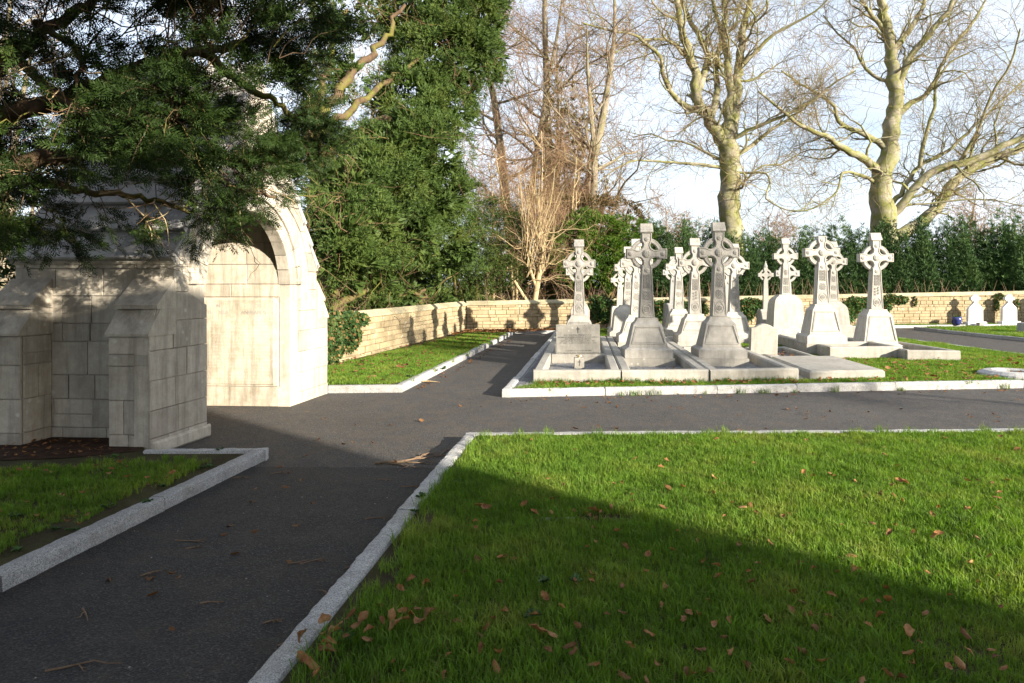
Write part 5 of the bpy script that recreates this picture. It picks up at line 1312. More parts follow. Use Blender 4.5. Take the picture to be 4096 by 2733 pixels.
# dark thicket of dead stems behind the wall below the yews
rr_ = random.Random(95); T = Tubes()
for k in range(420):
    x = rr_.uniform(-1.2, 21); y = back_y(x) + rr_.uniform(.7, 2.6); p = Vector((x, y, -.02)); h = rr_.uniform(.9, 1.9)
    T.add([p, p + Vector((rr_.gauss(0, .12), rr_.gauss(0, .1), h * .5)), p + Vector((rr_.gauss(0, .3), rr_.gauss(0, .2), h))], [.014, .011, .004], 3)
for k in range(260):
    t = rr_.uniform(1, 13); q = Vector((WC[0], WC[1], 0)) - ld * t + Vector((-ld.y, ld.x, 0)) * rr_.uniform(.8, 3); h = rr_.uniform(.9, 1.8)
    T.add([q, q + Vector((rr_.gauss(0, .12), rr_.gauss(0, .1), h * .5)), q + Vector((rr_.gauss(0, .3), rr_.gauss(0, .2), h))], [.014, .011, .004], 3)
stuff(T.build('undergrowth', MT['deadtwig']), 'dark tangle of dead stems under the evergreens behind the walls', 'undergrowth')
# ---------------------------------------------------------------- ivy
def ivy(label, O, A_, N_, patches, n, seed, trail=0, stems=()):
    """patches: (a, z, ra, rz) ellipses on the wall face; leaves stand off the stone"""
    g = np.random.default_rng(seed); root = wthing('ivy', label, 'ivy', O + Vector((0, 0, .08)), 'ivy growing on the boundary wall')
    w_ = np.array([p[2] * p[3] for p in patches]); idx = g.choice(len(patches), n, p=w_ / w_.sum()); pp = np.array(patches)[idx]
    rad = np.sqrt(g.random(n)) * g.uniform(.75, 1.15, n); a = g.uniform(0, 2 * math.pi, n)
    aa = pp[:, 0] + pp[:, 2] * rad * np.cos(a); zz = pp[:, 1] + pp[:, 3] * rad * np.sin(a); off = g.uniform(.02, .16, n) * (1.1 - .5 * rad)
    P_ = np.array(O) + aa[:, None] * np.array(A_) + off[:, None] * np.array(N_) + zz[:, None] * np.array([0, 0, 1])
    P_[:, 2] = np.maximum(P_[:, 2], .1)
    V = []; tv_ = np.array([(0, 0, 0), (.25, .5, .05), (.6, .38, 0), (1, 0, -.1), (.6, -.38, 0), (.25, -.5, .05)]); tf_ = np.array([(0, 1, 2, 3), (0, 3, 4, 5)])
    D_ = np.array(N_) * .6 + np.array([0, 0, -.75]) + rsph(n, g) * .6
    m_ = g.random(n) < .84
    for nm, mk, mt in (('leaves', m_, 'ivy'), ('dry_leaves', ~m_, 'ivydry')):
        Vv_, Q = scatter(tv_, tf_, P_[mk], D_[mk], g.uniform(.045, .085, mk.sum()), g)
        link(nm, np_mesh(nm, Vv_, [Q]), MT[mt], root)['kind'] = 'stuff'
    T = Tubes(); r2 = random.Random(seed)
    for a0, z1 in stems:
        b = O + A_ * a0 + N_ * .03; T.add([b + Zu * .06, b + A_ * r2.uniform(-.05, .05) + Zu * z1 * .5 + N_ * .02, b + A_ * r2.uniform(-.15, .15) + Zu * z1], [.022, .018, .01], 5)
    if T.n: T.build('stems', MT['deadtwig'], root)
    return root
NL = Vector((ld.y, -ld.x, 0)); OL = Vector((WC[0], WC[1], 0)); NB = Vector((bd.y, -bd.x, 0))
def la(px):     # distance along the left wall (from the corner, towards the chapel) seen at photo column px
    k = (px - 2048) / F; return (OL.x - k * OL.y) / (ld.x - k * ld.y)
def ba(px): k = (px - 2048) / F; return (k * OL.y - OL.x) / (bd.x - k * bd.y)
a0 = la(1320); a1 = la(1440)
ivy('thick ivy draped over the wall end beside the chapel', OL, -ld, NL, [(a0, .85, .5, .22), (a0 + .3, .6, .55, .35), ((a0 + a1) / 2, .85, .5, .2), (a0 - .05, .55, .3, .28), (a1 + .15, .9, .45, .14), (a0, 1.02, .5, .10), ((a0 + a1) / 2, 1.02, .45, .07), (a0 + .4, .35, .35, .2), (a0 + .05, .45, .5, .34), ((a0 + a1) / 2 - .1, .58, .45, .3)], 6000, 201, stems=[(a0 + .1, .6), (a0 - .05, .6), (a0 + .15, .6), (a0 + .45, .5)])
ivy('dense dark ivy on the wall between the knotwork cross and the small white cross', OL, bd, NB, [(ba(2420), .65, .6, .35), (ba(2380), .85, .35, .22), (ba(2460), .8, .6, .28), (ba(2400), 1.1, .45, .18)], 3000, 202, stems=[(ba(2424), .5)])
ivy('sunlit variegated ivy on the wall behind the dark grey cross', OL, bd, NB, [(ba(2640), .7, .6, .38), (ba(2780), .75, .5, .32), (ba(2690), .9, .6, .22)], 3000, 203, stems=[(ba(2655), .5)])
ivy('ivy hanging on the wall between the worn inscription and the slim finial cross', OL, bd, NB, [(ba(3000), .82, .55, .32), (ba(3050), .75, .4, .28), (ba(2985), .55, .3, .25)], 2300, 204)
ivy('patchy yellow green ivy on the wall left of the steep capped cross', OL, bd, NB, [(ba(3410), .8, .45, .38), (ba(3390), .6, .35, .4), (ba(3450), .95, .4, .25)], 2000, 205, stems=[(ba(3400), .5)])
ivy('ivy strands on the wall right of the steep capped cross', OL, bd, NB, [(ba(3560), 1.1, .35, .18), (ba(3600), 1.05, .3, .16), (ba(3545), .85, .2, .25)], 1100, 206)
ivy('thin ivy straggling down the wall between the white headstones', OL, bd, NB, [(ba(3990), 1.15, .25, .15), (ba(3980), .85, .12, .25), (ba(4060), .85, .12, .22), (ba(3655), 1.0, .06, .22)], 500, 207)
# ================================================================ FOREGROUND YEW (overhangs the chapel)
g = np.random.default_rng(21); rr_ = random.Random(21)
fy = wthing('yew_tree', 'dark foreground yew whose boughs hang over the chapel roof', 'tree', (-6.6, 4.6, 0))
def inpoly(x, y, poly):
    c = np.zeros(len(x), bool); n = len(poly); j = n - 1
    for i in range(n):
        xi, yi = poly[i]; xj, yj = poly[j]
        c ^= ((yi > y) != (yj > y)) & (x < (xj - xi) * (y - yi) / (yj - yi + 1e-9) + xi); j = i
    return c
def fill(poly, n, z0, z1):
    p = np.array(poly); lo, hi = p.min(0), p.max(0); out = np.zeros((0, 2))
    while len(out) < n:
        q = g.uniform(lo, hi, (n * 2, 2)); out = np.concatenate([out, q[inpoly(q[:, 0], q[:, 1], poly)]])
    q = out[:n]; Z = g.uniform(z0, z1, n)
    return np.c_[(q[:, 0] - 2048) * Z / F, Z, CH + (HZ - q[:, 1]) * Z / F]
cl = [fill([(-150, -250), (1340, -250), (1330, 60), (1250, 230), (1080, 330), (960, 420), (860, 470), (760, 560), (640, 640), (520, 640), (330, 560), (150, 620), (-150, 560)], 290, 4.0, 6.0),
      fill([(330, 380), (760, 340), (800, 470), (770, 520), (640, 590), (430, 560)], 42, 4.1, 4.8),
      fill([(-150, 480), (180, 560), (330, 560), (640, 620), (760, 540), (960, 420), (1000, 470), (940, 640), (800, 660), (560, 600), (300, 640), (120, 730), (-150, 780)], 76, 4.6, 6.0),
      fill([(700, 680), (1000, 560), (1120, 560), (1110, 680), (1060, 800), (980, 830), (860, 900), (790, 880), (700, 820), (670, 740)], 62, 5.4, 6.3),
      fill([(1120, 420), (1230, 360), (1310, 440), (1310, 560), (1260, 620), (1180, 630), (1100, 600), (1060, 520)], 48, 6.2, 7.0),
      fill([(1000, 560), (1130, 520), (1120, 680), (1060, 720), (1010, 700)], 22, 6.0, 6.6),
      fill([(1010, 120), (1330, 40), (1290, 240), (1180, 300), (1040, 330)], 40, 5.2, 6.4),
      fill([(240, 820), (440, 770), (560, 850), (700, 850), (590, 920), (440, 890), (330, 940), (240, 890)], 11, 5.6, 6.1),
      fill([(60, 900), (260, 880), (300, 960), (200, 960), (100, 940)], 6, 5.4, 6.0), fill([(-120, 700), (120, 740), (140, 860), (40, 900), (-120, 900)], 26, 4.6, 5.6)]
CLP = np.concatenate(cl)
# boughs: mossy limbs traced through the mass
boughs = [([(-900, 900, 4.6), (-300, 500, 4.7), (60, 220, 4.9), (250, 80, 5.2), (500, -60, 5.5)], .085, .03), ([(-900, 1000, 4.6), (-200, 700, 4.8), (150, 640, 5.0), (420, 610, 5.3), (700, 640, 5.7), (950, 650, 6.1)], .10, .03),
          ([(-300, 500, 4.7), (200, 420, 5.0), (480, 300, 5.3), (800, 200, 5.8), (1120, 160, 6.2)], .085, .03), ([(-200, 700, 4.8), (120, 730, 5.1), (330, 760, 5.4), (560, 790, 5.7), (760, 850, 5.9)], .05, .018),
          ([(60, 220, 4.9), (180, 330, 4.8), (330, 440, 4.6), (500, 470, 4.5), (700, 480, 4.5)], .04, .012), ([(800, 200, 5.8), (960, 330, 6.2), (1130, 430, 6.5), (1240, 540, 6.8)], .05, .018),
          ([(700, 640, 5.7), (850, 700, 5.8), (980, 760, 5.9), (1100, 790, 6.1)], .035, .012), ([(150, 100, 4.9), (260, 160, 4.7), (330, 250, 4.6), (300, 330, 4.5)], .03, .012)]
BT = []; T = Tubes()
for pts, r0, r1 in boughs:
    q = [at(*p) for p in pts]; out = []
    for i in range(len(q) - 1):
        p0, p1, p2, p3 = q[max(0, i - 1)], q[i], q[i + 1], q[min(len(q) - 1, i + 2)]
        for k in range(8):
            t = k / 8; v = .5 * ((2 * p1) + (-p0 + p2) * t + (2 * p0 - 5 * p1 + 4 * p2 - p3) * t * t + (-p0 + 3 * p1 - 3 * p2 + p3) * t ** 3)
            out.append(v + Vector((rr_.gauss(0, .012), rr_.gauss(0, .012), rr_.gauss(0, .012))))
    out.append(q[-1]); T.add(out, [r0 + (r1 - r0) * (i / (len(out) - 1)) ** .7 for i in range(len(out))], 8)
    BT += [tuple(p) for p in out]
T.add([Vector((-6.6, 4.6, -.1)), Vector((-6.55, 4.6, 1.0)), Vector((-6.5, 4.55, 2.2)), Vector((-6.2, 4.5, 4.0)), Vector((-5.8, 4.0, 6.0))], [.55, .45, .38, .3, .2], 12)
T.add([Vector((-6.4, 4.5, 3.0)), Vector((-4.6, 3.6, 4.9)), Vector((-2.4, 3.0, 5.6)), Vector((.2, 2.4, 5.8))], [.22, .17, .11, .05], 9)
T.add([Vector((-2.4, 3.0, 5.6)), Vector((-.6, 1.2, 5.9)), Vector((1.2, .2, 6.1)), Vector((2.4, .4, 6.2))], [.11, .09, .06, .03], 8)
T.build('limbs', MT['yewbark'], fy)
BT = np.array(BT); T = Tubes()
PP = []; DD = []; pale_t = Tubes()
near = []
for c in CLP:
    d2 = ((BT - c) ** 2).sum(1) + (BT[:, 0] > c[0]) * .4; i = int(np.argmin(d2)); a = Vector(BT[i]); b = Vector(c); Ld = (b - a).length
    if Ld > .32: a = b + (a - b) * (.32 / Ld); Ld = .32
    mid = a.lerp(b, .5) + Vector((rr_.gauss(0, .05), rr_.gauss(0, .05), .10 * Ld + rr_.gauss(0, .04)))
    if Ld > .06: T.add([a, a.lerp(mid, .55) + Vector((0, 0, .02)), mid, mid.lerp(b, .5) + Vector((0, 0, .03)), b], [.005, .005, .0045, .004, .003], 3)
    ax = (b - mid); ax = ax.normalized() if ax.length > 1e-4 else Vector((1, 0, 0)); ax = (ax + Vector((.35, -.1, -.1)) + Vector((rr_.gauss(0, .3), rr_.gauss(0, .3), rr_.gauss(0, .25)))).normalized()
    # a spray: leader plus side shoots
    Ls = rr_.uniform(.16, .34); side = ax.cross(Vector((0, 0, 1))).normalized()
    e = b + ax * Ls + Vector((0, 0, -.05)); T.add([b, b + ax * Ls * .5, e], [.004, .003, .002], 3)
    for k in range(27):
        t = rr_.random() ** .8; s = rr_.choice((-1, 1)); p = b + ax * Ls * t + Vector((rr_.gauss(0, .035), rr_.gauss(0, .035), rr_.gauss(0, .03) - .05 * t))
        d = ax * rr_.uniform(.4, 1.0) + side * s * rr_.uniform(.2, .9) + Vector((rr_.gauss(0, .2), rr_.gauss(0, .2), rr_.uniform(-.25, .55)))
        PP.append(p); DD.append(d)
T.build('branchlets', MT['yewbark'], fy)['kind'] = 'stuff'
P_ = np.array([tuple(p) for p in PP]); D_ = np.array([tuple(p) for p in DD])
NSP = [needle_sprig(13, 1, .34, .07, .8), needle_sprig(12, 2, .36, .072, .9), needle_sprig(14, 3, .30, .066, .7)]
foliage('needle_sprays', MT['yew'], fy, P_, D_, .112, g, NSP)
# bare hooked twigs
tw = [Tubes(), Tubes()]
for k in range(45):
    p = Vector(BT[rr_.randrange(len(BT))]); grow(tw, p, Vector((rr_.gauss(.3, .6), rr_.gauss(-.2, .6), rr_.gauss(-.3, .5))), rr_.uniform(.3, .9), .008, 0, 1, rr_, wob=.3, trop=-.03, nch=(4,), lr=(.3, .6), sides=(4, 3), seg=(.08, .08))
tw[0].build('bare_twigs', MT['pale'], fy)['kind'] = 'stuff'; tw[1].build('fine_twigs', MT['redtwig'], fy)['kind'] = 'stuff'
# a browned bunch of dead needles near the top
q = fill([(620, -40), (900, -20), (930, 90), (840, 110), (700, 60)], 130, 4.6, 5.0)
foliage('dead_sprays', MT['ivydry'], fy, q, rsph(130, g) * .6 + np.array([.2, 0, -1]), .11, g, NSP)
# the rest of the crown, unseen above and behind the frame
ob = [((-5.5, 3.8, 6.6), 2.6, 2.4, 1.9), ((-3.0, 3.0, 6.4), 2.2, 2.0, 1.5), ((-.6, 2.5, 6.0), 1.7, 1.5, 1.15), ((-6.8, 6.2, 6.0), 1.8, 1.6, 1.6), ((-4.2, 5.4, 6.6), 1.8, 1.4, 1.4), ((-6.5, 2.0, 5.6), 1.7, 1.6, 1.7), ((-1.9, 1.6, 5.5), 1.2, 1.0, .9)]
ob += [((-3.6, 1.6, 5.2), 1.6, 1.2, 1.0), ((-4.8, 3.0, 5.0), 1.6, 1.2, 1.0), ((-2.2, 3.6, 5.6), 1.5, 1.2, .9)]
ob += [((.65 * s_ + .76, .76 * s_ - .65, 6.0), 1.15, 1.15, 1.35) for s_ in (-2.6, -1.4, -.2, 1.0, 2.1)] + [((.65 * s_ + 2.6, .76 * s_ - 2.2, 6.9), 1.0, 1.0, 1.2) for s_ in (-1.5, 0, 1.4)]  # unseen lobes added across the sun's path to shade the hanging boughs
P_, D_ = blob_points(ob, 3.2, .45, 10, g, up=.3, shell=(.4, 1.0))
py_ = HZ - (P_[:, 2] - CH) * F / np.maximum(P_[:, 1], .3)
m_ = (P_[:, 1] < .4) | (py_ < -120) | (np.abs(P_[:, 0]) * F / np.maximum(P_[:, 1], .3) > 2250)
foliage('crown', MT['yew'], fy, P_[m_], D_[m_], .36, g)
# evergreen shrubs behind the chapel's left end
bush('laurel_bush', 'dark evergreen shrub behind the left end of the chapel', -150, 9.5, [pb(-200, 950, 9.5, .9, .8, .9), pb(-120, 1150, 9.2, .8, .7, .7), pb(-260, 700, 9.8, .9, .8, .9)], 'yew', 86, 5, .32, 20, .13)
# ================================================================ GRASS
def tuft_mesh(name, n, rad, h, w_, seed, lean=.55, mat=None):
    r2 = random.Random(seed); V = []; Fq = []; Ft = []
    for k in range(n):
        a = r2.uniform(0, 6.28); q = rad * math.sqrt(r2.random()); b = Vector((q * math.cos(a), q * math.sin(a), -.004)); L = h * r2.uniform(.5, 1.15)
        la_ = r2.uniform(0, 6.28); ln = r2.uniform(.1, lean); d = Vector((math.cos(la_), math.sin(la_), 0)); s = Vector((-d.y, d.x, 0)) * w_ * r2.uniform(.7, 1.3) / 2
        s.rotate(Matrix.Rotation(r2.uniform(-1.2, 1.2), 3, 'Z'))
        m1 = b + d * L * ln * .25 + Zu * L * .55; t = b + d * L * ln * 1.0 + Zu * L * (1 - .35 * ln); o = len(V)
        V += [b - s, b + s, m1 + s * .8, m1 - s * .8, t]; Fq.append((o, o + 1, o + 2, o + 3)); Ft.append((o + 3, o + 2, o + 4))
    me = np_mesh(name, np.array([tuple(v) for v in V]), [np.array(Fq), np.array(Ft)]); me.materials.append(mat or MT['grass']); return me
def tuft_obj(*a, **k): me = tuft_mesh(*a, **k); return bpy.data.objects.new(a[0], me)      # only a source for the grass nodes
def grass(label, pts, z, dens, sources, smin, smax, seed, holes=(), name='grass', cell=None):
    """one object: points on the lawn outline, a tuft on each"""
    p = np.array(pts); lo, hi = p.min(0), p.max(0); m = MB()
    if cell:
        nx, ny = int((hi[0] - lo[0]) / cell) + 1, int((hi[1] - lo[1]) / cell) + 1
        for i in range(nx):
            for j in range(ny):
                q = [(lo[0] + (i + a) * cell, lo[1] + (j + b) * cell) for a, b in ((0, 0), (1, 0), (1, 1), (0, 1))]
                c = np.array(q).mean(0)
                if not inpoly(np.array([c[0]]), np.array([c[1]]), pts)[0]: continue
                if any(inpoly(np.array([c[0]]), np.array([c[1]]), h_)[0] for h_ in holes): continue
                m.add([(a, b, z) for a, b in q], [(0, 1, 2, 3)])
    else: m.add([(a, b, z) for a, b in pts], [tuple(range(len(pts)))])
    o = m.build(name, MT['grass']); stuff(o, label, 'grass')
    ng = bpy.data.node_groups.new('grass_nodes', 'GeometryNodeTree'); ng.interface.new_socket('Geometry', in_out='INPUT', socket_type='NodeSocketGeometry'); ng.interface.new_socket('Geometry', in_out='OUTPUT', socket_type='NodeSocketGeometry')
    N_ = ng.nodes; gi = N_.new('NodeGroupInput'); go = N_.new('NodeGroupOutput'); jn = N_.new('GeometryNodeJoinGeometry')
    for k, (src, fr) in enumerate(sources):
        ds = N_.new('GeometryNodeDistributePointsOnFaces'); ds.inputs['Density'].default_value = dens * fr; ds.inputs['Seed'].default_value = seed * 10 + k
        oi = N_.new('GeometryNodeObjectInfo'); oi.inputs[0].default_value = src
        ip = N_.new('GeometryNodeInstanceOnPoints'); rv = N_.new('FunctionNodeRandomValue'); rv.data_type = 'FLOAT_VECTOR'
        rv.inputs[0].default_value = (-.12, -.12, 0); rv.inputs[1].default_value = (.12, .12, 6.283)
        rs = N_.new('FunctionNodeRandomValue'); rs.data_type = 'FLOAT'; rs.inputs[2].default_value = smin; rs.inputs[3].default_value = smax
        # thick and thin patches
        ps = N_.new('GeometryNodeInputPosition'); nn = N_.new('ShaderNodeTexNoise'); nn.inputs['Scale'].default_value = 1.3; nn.inputs['Detail'].default_value = 3
        mr = N_.new('ShaderNodeMapRange'); mr.inputs[1].default_value = .3; mr.inputs[2].default_value = .7; mr.inputs[3].default_value = .6; mr.inputs[4].default_value = 1.3
        mu = N_.new('ShaderNodeMath'); mu.operation = 'MULTIPLY'; Lk = ng.links.new
        Lk(ps.outputs[0], nn.inputs['Vector']); Lk(nn.outputs[0], mr.inputs[0]); Lk(mr.outputs[0], mu.inputs[0]); Lk(rs.outputs[1], mu.inputs[1])
        Lk(gi.outputs[0], ds.inputs['Mesh']); Lk(ds.outputs['Points'], ip.inputs['Points']); Lk(oi.outputs['Geometry'], ip.inputs['Instance'])
        Lk(rv.outputs[0], ip.inputs['Rotation']); Lk(mu.outputs[0], ip.inputs['Scale']); Lk(ip.outputs[0], jn.inputs[0])
    ng.links.new(jn.outputs[0], go.inputs[0]); md = o.modifiers.new('grass', 'NODES'); md.node_group = ng; return o
t1 = tuft_obj('tuft', 24, .055, .07, .0046, 1, lean=.8); t2 = tuft_obj('tuft', 22, .055, .05, .0045, 2, lean=1.0); t3 = tuft_obj('tuft', 9, .05, .055, .0034, 3, lean=.9, mat=MT['drygrass'])
c1 = tuft_obj('tuft', 34, .10, .058, .007, 4, lean=.8); c2 = tuft_obj('tuft', 12, .10, .055, .007, 5, lean=.9, mat=MT['drygrass'])
near_src = [(t1, .5), (t2, .38), (t3, .12)]; far_src = [(c1, .85), (c2, .15)]
stone_hole = [(.40, 4.30), (.80, 4.27), (.82, 4.5), (.42, 4.52)]
grass('short thick green grass of the large lawn', [(-.25, 6.79), (7.2, 7.0), (7.2, -.5), (-1.10, -.5)], .085, 900, near_src, .8, 1.2, 1, holes=[stone_hole], cell=.1)
grass('thin grass of the small lawn in front of the chapel', [(-3.3, 1.5), (-2.55, 5.9), (-3.0, 5.95), (-3.9, 5.7), (-5.0, 5.3), (-6.5, 5.2), (-6.5, 1.5)], .085, 480, near_src, .65, 1.1, 2, cell=.15)
grass('grass strip between the foot path and the boundary wall', [(-2.8, 10.3), (-1.74, 10.32), (-.15, 21.2), (-1.3, 21.2), (-3.2, 13.2), (-4.2, 10.2)], .085, 330, far_src, .7, 1.1, 3, cell=.2)
plots_h = [[(P1.x - .02, P1.y - .03), (P4.x + .04, P4.y - .05), (5.2, 17.6), (1.0, 17.6)], [(4.95, 13.1), (6.02, 13.2), (6.2, 15.4), (5.2, 15.4)], [(p5.x, p5.y), (p6.x, p6.y), (p6.x + .2, 17.6), (p5.x + .2, 17.6)], [(p7.x, p7.y), (p8.x, p8.y), (p8.x, 15.9), (p7.x, 15.9)], [(l0.x - .22, l0.y - .02), (l1.x, l1.y - .02), (l1.x + .22, 13.2), (l0.x, 13.2)]]
strip_h = [(-.2, 9.7), (.32, 9.95), (1.4, 20), (1.2, 20)]
grass('grass round the Celtic cross plots up to the rock faced kerb', [(.06, 9.86), (11.0, 11.05), (10.9, 24.6), (1.6, 22.9), (1.3, 18), (.3, 10.1)], .085, 300, far_src, .65, 1.1, 4, holes=plots_h + [[(rx - .5, ry - .5), (rx + .5, ry - .5), (rx + .5, ry + .5), (rx - .5, ry + .5)]], cell=.14)
grass('grass beyond the farther path', [(14.5, 24.1), (14.65, 19.2), (15, 16), (22, 16), (22, 25.5)], .085, 110, far_src, 1.0, 1.5, 5)
grass('thin grass strip at the foot of the far wall', LAWN['far'], .085, 130, far_src, .8, 1.2, 6)
# taller tussocks along the kerbs
def tussocks(label, line, n, seed, spread=.05):
    r2 = random.Random(seed); me = tuft_mesh('tussock', 40, .07, .12, .005, seed, lean=.9); Vt = np.array([v.co[:] for v in me.vertices]); P_ = []
    Fq = [np.array([p.vertices[:] for p in me.polygons if len(p.vertices) == k]) for k in (4, 3)]
    VV = []; Q = [[], []]; o = 0
    for k in range(n):
        t = r2.random(); i = r2.randrange(len(line) - 1); a = Vector(line[i]); b = Vector(line[i + 1]); p = a.lerp(b, t); s = r2.uniform(.5, 1.1); an = r2.uniform(0, 6.28)
        x = Vt[:, 0] * math.cos(an) - Vt[:, 1] * math.sin(an); y = Vt[:, 0] * math.sin(an) + Vt[:, 1] * math.cos(an)
        VV.append(np.c_[x * s + p.x + r2.gauss(0, spread), y * s + p.y + r2.gauss(0, spread), Vt[:, 2] * s + p.z])
        for j in (0, 1): Q[j].append(Fq[j] + o)
        o += len(Vt)
    ob = link('grass_tussocks', np_mesh('grass_tussocks', np.concatenate(VV), [np.concatenate(q) for q in Q]), MT['grass']); stuff(ob, label, 'grass')
tussocks('grass tussocks at the foot of the rock faced kerb', [(1.0, 9.81, 0), (7.9, 10.53, 0)], 14, 301, .01)
tussocks('long grass leaning over the kerb of the large lawn', [(-.2, 6.83, .085), (7, 7.0, .085)], 24, 302, .03)
tussocks('grass along the side kerb of the large lawn', [(-.80, 2.6, .085), (-.30, 6.8, .085)], 45, 303, .025)
tussocks('grass at the foot of the front grave surrounds', [(P1.x, P1.y - .06, .085), (P4.x, P4.y - .08, .085)], 150, 304, .025)
# ================================================================ FALLEN LEAVES, TWIGS, WEEDS
def leaf_mesh(name, seed, L=.075, W=.05):
    r2 = random.Random(seed); V = []; Fq = []; nu, nv = 6, 4; curl = r2.uniform(.5, 1.6) * r2.choice((1, 1, -1)); roll = r2.uniform(-.6, 1.2); tw_ = r2.uniform(-.8, .8)
    for i in range(nu + 1):
        t = i / nu; wd = W * math.sin(math.pi * min(1, t * .92 + .04)) ** .75 * (1 + .16 * math.sin(i * 2.3 + seed))
        for j in range(nv + 1):
            s = (j / nv - .5) * 2; a = s * curl; ww = wd / 2
            y = ww * (math.sin(a) / max(.3, abs(curl))) ; z = ww * (1 - math.cos(a)) / max(.3, abs(curl)) * (1 if curl > 0 else -1) + .05 * L * math.sin(t * 9 + s * 3)
            x = (t - .5) * L; z += L * roll * (t - .5) ** 2; ca, sa = math.cos(tw_ * (t - .5)), math.sin(tw_ * (t - .5))
            V.append((x, y * ca - z * sa, y * sa + z * ca))
    for i in range(nu):
        for j in range(nv): a = i * (nv + 1) + j; Fq.append((a, a + 1, a + nv + 2, a + nv + 1))
    b = len(V); V += [(-L * .5, -.001, 0), (-L * .5, .001, 0), (-L * .72, 0, .006)]; me = np_mesh(name, np.array(V), [np.array(Fq), np.array([(b, b + 1, b + 2)])]); me.materials.append(MT['leaf']); return me
LM = [leaf_mesh('fallen_leaf', k) for k in range(8)]
LL = 'curled brown dead leaf lying in the grass of the large lawn'
r2 = random.Random(401); spots = []
for k in range(215):
    px = r2.uniform(1500, 4090); py = r2.uniform(1745, 2720)
    if px < 2048 - (py - 1740) * .92 + 60: continue
    spots.append(gr(px, py, .13))
near_cl = [(1295, 2478), (1330, 2520), (1360, 2500), (1400, 2460), (1420, 2490), (1385, 2540), (1290, 2530), (1320, 2570), (1450, 2470), (1530, 2480), (1570, 2460), (1610, 2450), (1640, 2440), (1625, 2475), (1680, 2480), (1710, 2450), (1575, 2490), (1470, 2520), (1480, 2555), (1215, 2620), (1240, 2650), (1260, 2690), (1300, 2600), (1210, 2545), (2140, 2460), (2150, 2510), (2200, 2520), (2180, 2380), (1700, 2320), (1610, 2350), (2130, 2050), (2360, 2060), (2380, 2045), (2395, 2055), (1925, 2020), (1950, 2025)]
for px, py in near_cl: spots.append(gr(px + r2.uniform(-10, 10), py + r2.uniform(-8, 8), .14))
for k, p in enumerate(spots):
    o = link('fallen_leaf', LM[k % 8], None, None); o.location = p; s = r2.uniform(.4, .85) * (1.35 if k >= len(spots) - len(near_cl) else 1); o.scale = (s, s, s); o.rotation_euler = (r2.uniform(-.7, .7), r2.uniform(-.7, .7), r2.uniform(0, 6.28)); tag(o, LL, 'leaf', 'dead leaves on the large lawn')
def litter(label, P_, size, seed):
    r3 = np.random.default_rng(seed); Vs = []; Qs = []; o = 0
    for k, me in enumerate(LM[:4]):
        q = P_[k::4]; n = len(q); tv_ = np.array([v.co[:] for v in me.vertices])[::1]; idx = [(0, 2, 4), (10, 12, 14), (20, 22, 24), (30, 32, 34)]
        tv2 = np.array([tv_[i] for row in idx for i in row]); tf2 = np.array([(a * 3 + b, a * 3 + b + 1, a * 3 + b + 4, a * 3 + b + 3) for a in range(3) for b in range(2)])
        th = r3.uniform(0, 6.28, n); D_ = np.c_[np.cos(th), np.sin(th), r3.uniform(-.35, .35, n)]
        n_ = len(q); D_ = unit(D_); Y = unit(np.cross(D_, np.array([0, 0, 1.0]) + r3.normal(size=(n_, 3)) * .35)); Zz = np.cross(D_, Y); S = r3.uniform(.6, 1.2, n_) * size
        V = q[:, None, :] + S[:, None, None] * (tv2[None, :, 0, None] * D_[:, None, :] + tv2[None, :, 1, None] * Y[:, None, :] + tv2[None, :, 2, None] * Zz[:, None, :])
        Q = tf2[None] + (np.arange(n_) * len(tv2))[:, None, None]; Vs.append(V.reshape(-1, 3)); Qs.append(Q.reshape(-1, 4) + o); o += n_ * len(tv2)
    ob = link('leaf_litter', np_mesh('leaf_litter', np.concatenate(Vs), [np.concatenate(Qs)]), MT['leaf']); stuff(ob, label, 'leaves')
def poly_pts(poly, n, z, g=g):
    p = np.array(poly); lo, hi = p.min(0), p.max(0); out = np.zeros((0, 2))
    while len(out) < n:
        q = g.uniform(lo, hi, (n * 3, 2)); out = np.concatenate([out, q[inpoly(q[:, 0], q[:, 1], poly)]])
    return np.c_[out[:n], z + g.uniform(0, .03, n)]
litter('drift of orange brown leaves in the wall corner past the path end', np.concatenate([poly_pts([(-1.5, 22.0), (1.5, 22.5), (1.5, 23.2), (-1.4, 22.65)], 900, .09), poly_pts([(-1.9, 20.6), (-.1, 21.4), (1.4, 22.4), (1.4, 23.1), (-1.5, 22.6)], 700, .11)]), 1.25, 411)
litter('scattered brown leaves on the lawn strip under the boundary wall', poly_pts([(-2.8, 10.4), (-1.8, 10.4), (-.2, 20), (-1.9, 20), (-3.4, 12.8)], 260, .13), 1.1, 412)
litter('scattered brown leaves round the cross plots', np.concatenate([poly_pts([(.4, 9.95), (7.8, 10.7), (7.8, 10.95), (.4, 10.3)], 130, .13), poly_pts([(6, 11), (10.8, 11.2), (10.8, 14), (6.2, 13.6)], 260, .13), poly_pts([(4.7, 14), (6.4, 15.2), (6.4, 16.2), (5.2, 16)], 160, .12)]), 1.15, 413)
litter('brown leaves lying in the gravel grave plots', np.concatenate([poly_pts([(.6, 10.9), (.95, 10.9), (1.0, 11.7), (.7, 11.7)], 34, .13), poly_pts([(.6, 10.8), (3.0, 10.9), (3.2, 12), (.8, 12)], 30, .13), poly_pts([(5.2, 13.5), (5.8, 13.5), (5.9, 14.9), (5.3, 14.9)], 60, .13), poly_pts([(8.1, 14), (8.8, 14), (8.8, 15.5), (8.2, 15.5)], 50, .08)]), 1.2, 414)
